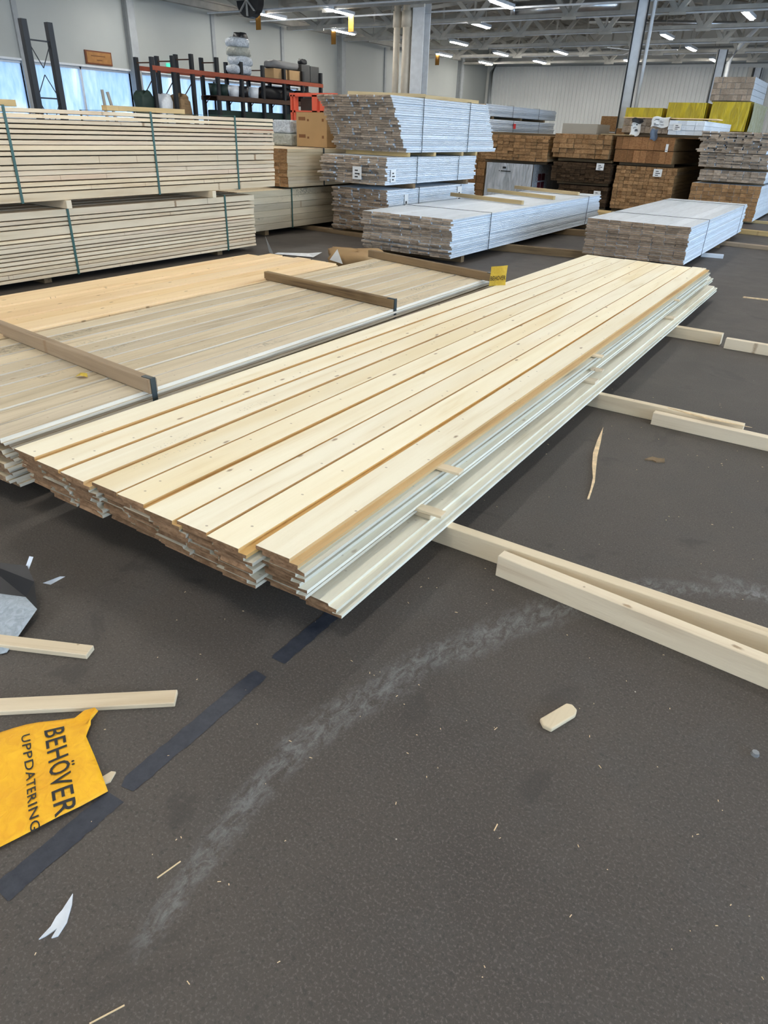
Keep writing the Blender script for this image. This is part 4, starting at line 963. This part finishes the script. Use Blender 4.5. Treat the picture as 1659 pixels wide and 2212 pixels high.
def text_mesh(txt, a0, a1, b0, zf, name, parent, mat='print', lift=.0028):
    """text whose baseline runs a0->a1 and whose cap height reaches b0 (world XY)"""
    import bmesh
    cu = bpy.data.curves.new(name, 'FONT'); cu.body = txt; cu.size = 1.0; cu.resolution_u = 3; cu.space_character = 1.08; cu.offset = .008
    to = bpy.data.objects.new(name, cu); COL.objects.link(to)
    bpy.context.view_layer.update()
    me = bpy.data.meshes.new_from_object(to.evaluated_get(bpy.context.evaluated_depsgraph_get()))
    bpy.data.objects.remove(to)
    bm = bmesh.new(); bm.from_mesh(me)
    bmesh.ops.triangulate(bm, faces=bm.faces); bmesh.ops.subdivide_edges(bm, edges=[e for e in bm.edges if e.calc_length() > .18], cuts=2)
    xs = [v.co.x for v in bm.verts]; x0_, x1_ = min(xs), max(xs)
    for v in bm.verts:
        u = (v.co.x-x0_)/(x1_-x0_); w_ = v.co.y/.70
        p = Vector(a0).lerp(Vector(a1), u) + Vector(b0)*w_
        v.co = zf(p, lift)
    bm.to_mesh(me); bm.free(); me.materials.clear(); me.materials.append(M[mat]); me.name = name
    return link(name, me, parent)
zfl = lambda p, l: (p[0], p[1], sheet_z(p[0], p[1])+l)
text_mesh('BEHÖVER', (-1.385, .605), (-1.139, .467), (.0215, .0415), zfl, 'printed_text', sheet)
text_mesh('UPPDATERING', (-1.415, .561), (-1.153, .415), (.0105, .0170), zfl, 'printed_text', sheet)
# second yellow note hanging at the end of the far cross batten
note = thing('yellow_note', 'yellow note lettered BEHÖVER standing at the end of the farthest cross batten', 'paper note', (-2.43, 5.42, .285))
MB().grid(lambda u, v: (u*.15, .012*math.sin(u*4+v*2), v*.155+u*.03), 8, 6).build('sheet', 'yellow_paper2', note, True)
tm = text_mesh('BEHÖVER', (.006, .045), (.146, .073), (0, .034), lambda p, l: (p[0], .012*math.sin(p[0]/.15*4+.7)-.004, p[1]), 'printed_text', note)
# chip, splinters and scraps
def poly_slab(name, pts, h_, mats, label, cat, z=0, bev=.002):
    n_ = len(pts); v = [(a, b, z) for a, b in pts] + [(a, b, z+h_) for a, b in pts]
    f = [tuple(range(n_))[::-1], tuple(range(n_, 2*n_))] + [(i, (i+1) % n_, (i+1) % n_+n_, i+n_) for i in range(n_)]
    o = MB().add(v, f, [0, 0]+[0]*n_).build(name, mats)
    if bev: bevel(o, bev)
    return tag(o, label, cat)
M['chip'] = wood('dirty_chip_wood', (.72, .60, .42), (.52, .41, .26), .0, .03, .8, None, .9)
poly_slab('wood_chip', [(-.339, 1.385), (-.322, 1.367), (-.298, 1.366), (-.262, 1.455), (-.265, 1.476), (-.283, 1.488), (-.299, 1.483)], .014, 'chip', 'small blunt pale wood block lying alone on the open floor', 'wood chip', 0, .004)
poly_slab('wood_splinter', [(-.655, 2.745), (-.647, 2.75), (-.680, 2.93), (-.722, 3.08), (-.760, 3.22), (-.805, 3.42), (-.857, 3.63), (-.825, 3.42), (-.792, 3.25), (-.748, 3.10), (-.702, 2.97), (-.672, 2.84)], .006, 'splint', 'long pointed splinter on the floor right of the long stack', 'splinter', 0, 0)
poly_slab('wood_splinter', [(-.78, 8.08), (-.40, 8.12), (-.39, 8.16), (-.77, 8.105)], .01, 'splint', 'thin pale splinter far back on the right side of the floor', 'splinter', 0, 0)
poly_slab('bark_scrap', [(-.555, 3.33), (-.52, 3.345), (-.50, 3.335), (-.465, 3.36), (-.475, 3.40), (-.50, 3.385), (-.53, 3.385), (-.545, 3.36)], .006, 'dark_batten', 'dark bark scrap on the floor near the pointed splinter', 'bark scrap', 0, 0)
poly_slab('plastic_scrap', [(-.950, .350), (-.948, .335), (-.940, .318), (-.937, .290), (-.932, .300), (-.926, .322), (-.919, .305), (-.912, .314), (-.921, .340), (-.944, .368), (-.962, .383)], .003, 'white_pl', 'torn white plastic scrap near the lower left of the floor', 'plastic scrap', 0, 0)
poly_slab('wood_scrap', [(-1.155, .60), (-1.135, .59), (-1.128, .605), (-1.14, .63), (-1.15, .625)], .005, 'chip', 'small brownish scrap between the yellow sheet and the tape', 'scrap', 0, 0)
poly_slab('cloth_scrap', [(-.60, 1.9), (-.58, 1.905), (-.57, 1.93), (-.60, 1.94)], .003, 'chip', 'tiny pale scrap on the floor by the front stud', 'scrap', 0, 0).location = (.3, .2, 0)
tag(MB().tube([(.174, 1.602, 0), (.174, 1.602, .010)], [.011, .009], 8).build('metal_nut', 'duct'), 'small shiny metal nut on the floor at the right', 'nut')
for p, a, l_ in (((-.84, .53), 1.35, .055), ((-.72, .28), 1.1, .06), ((-1.13, 1.78), .9, .05), ((-.30, 1.02), 1.6, .02)):
    o = MB().box(-l_/2, l_/2, -.0012, .0012, 0, .002).build('wood_sliver', 'splint'); o.location = (p[0], p[1], 0); o.rotation_euler = (0, 0, a)
    tag(o, 'tiny wood sliver lying on the open floor', 'sliver', 'tiny slivers on the open floor')
random.seed(99); cr = MB()
for _ in range(260):
    y = U(.2, 4.5)**1.0; x = U(-1.6, .25*y+.1); a = U(0, 3.1); l_ = abs(random.gauss(0, .002))+.001; w = .0009
    c_, s_ = math.cos(a), math.sin(a); z = .0005
    cr.add([(x-c_*l_-s_*w, y-s_*l_+c_*w, z), (x-c_*l_+s_*w, y-s_*l_-c_*w, z), (x+c_*l_+s_*w, y+s_*l_-c_*w, z), (x+c_*l_-s_*w, y+s_*l_+c_*w, z), (x, y, z+.002)], [(0, 1, 4), (1, 2, 4), (2, 3, 4), (3, 0, 4)])
tag(cr.build('wood_crumbs', 'splint'), 'fine pale wood crumbs scattered over the dark floor', 'wood crumbs', None, 'stuff')
# paper and plastic scraps behind the amber boards
t = thing('torn_wrapper', 'white torn wrapper scrap with grey strip behind the amber boards', 'wrapper', (-5.9, 6.55, 0))
MB().add([(-.20, .30, .0), (-.02, .18, .01), (-.20, .24, .20)], [(0, 1, 2)]).add([(-.05, .22, .01), (.45, .36, .01), (.5, .48, .06), (.3, .45, .03), (-.04, .28, .02)], [(0, 1, 2, 3, 4)]).build('wrapper_sheet', 'white_pl', t)
t = thing('brown_paper', 'crumpled brown paper heap with a white corner behind the weathered bundle', 'paper', (-4.75, 6.85, 0))
l_ = lump('paper_heap', None, None, 0, 0, 0, .75, .45, .17, 'card', 61, .16); l_.parent = t
MB().add([(-.18, -.30, .08), (.02, -.32, .06), (-.10, -.26, .20)], [(0, 1, 2)]).build('white_corner', 'paper', t)

# grey ink / tread marks on two top boards
random.seed(4)
def marks(parent, x0, y0, x1, y1, n_, wdt):
    m_ = MB()
    for _ in range(n_):
        u = U(0, 1); x = x0+(x1-x0)*u+U(-wdt, wdt); y = y0+(y1-y0)*u+U(-wdt, wdt)
        a = U(.002, .006); b = U(.0006, .0018); k_ = U(.2, 1.0)
        m_.add([(x, y, .30005), (x+a, y+a*k_, .30005), (x+a-b, y+a*k_+b, .30005), (x-b, y+b, .30005)], [(0, 1, 2, 3)])
    o = m_.build('ink_mark', 'ink'); o.parent = parent; o.matrix_parent_inverse = parent.matrix_basis.inverted()
M['ink'] = plain('faded_ink', (.42, .37, .27), .8)
tops_ = [o for o in COL.objects if o.name.startswith('spruce_board') and 'top layer' in o.get('label', '')]
tops_.sort(key=lambda o: o.location.x)
marks(tops_[3], -1.950, 1.39, -1.925, 1.72, 34, .012)
marks(tops_[2], -2.025, 1.55, -2.015, 1.78, 26, .014)
marks(tops_[2], -2.050, 2.02, -2.035, 2.22, 24, .016)
marks(tops_[1], -2.185, 2.18, -2.170, 2.30, 16, .012)
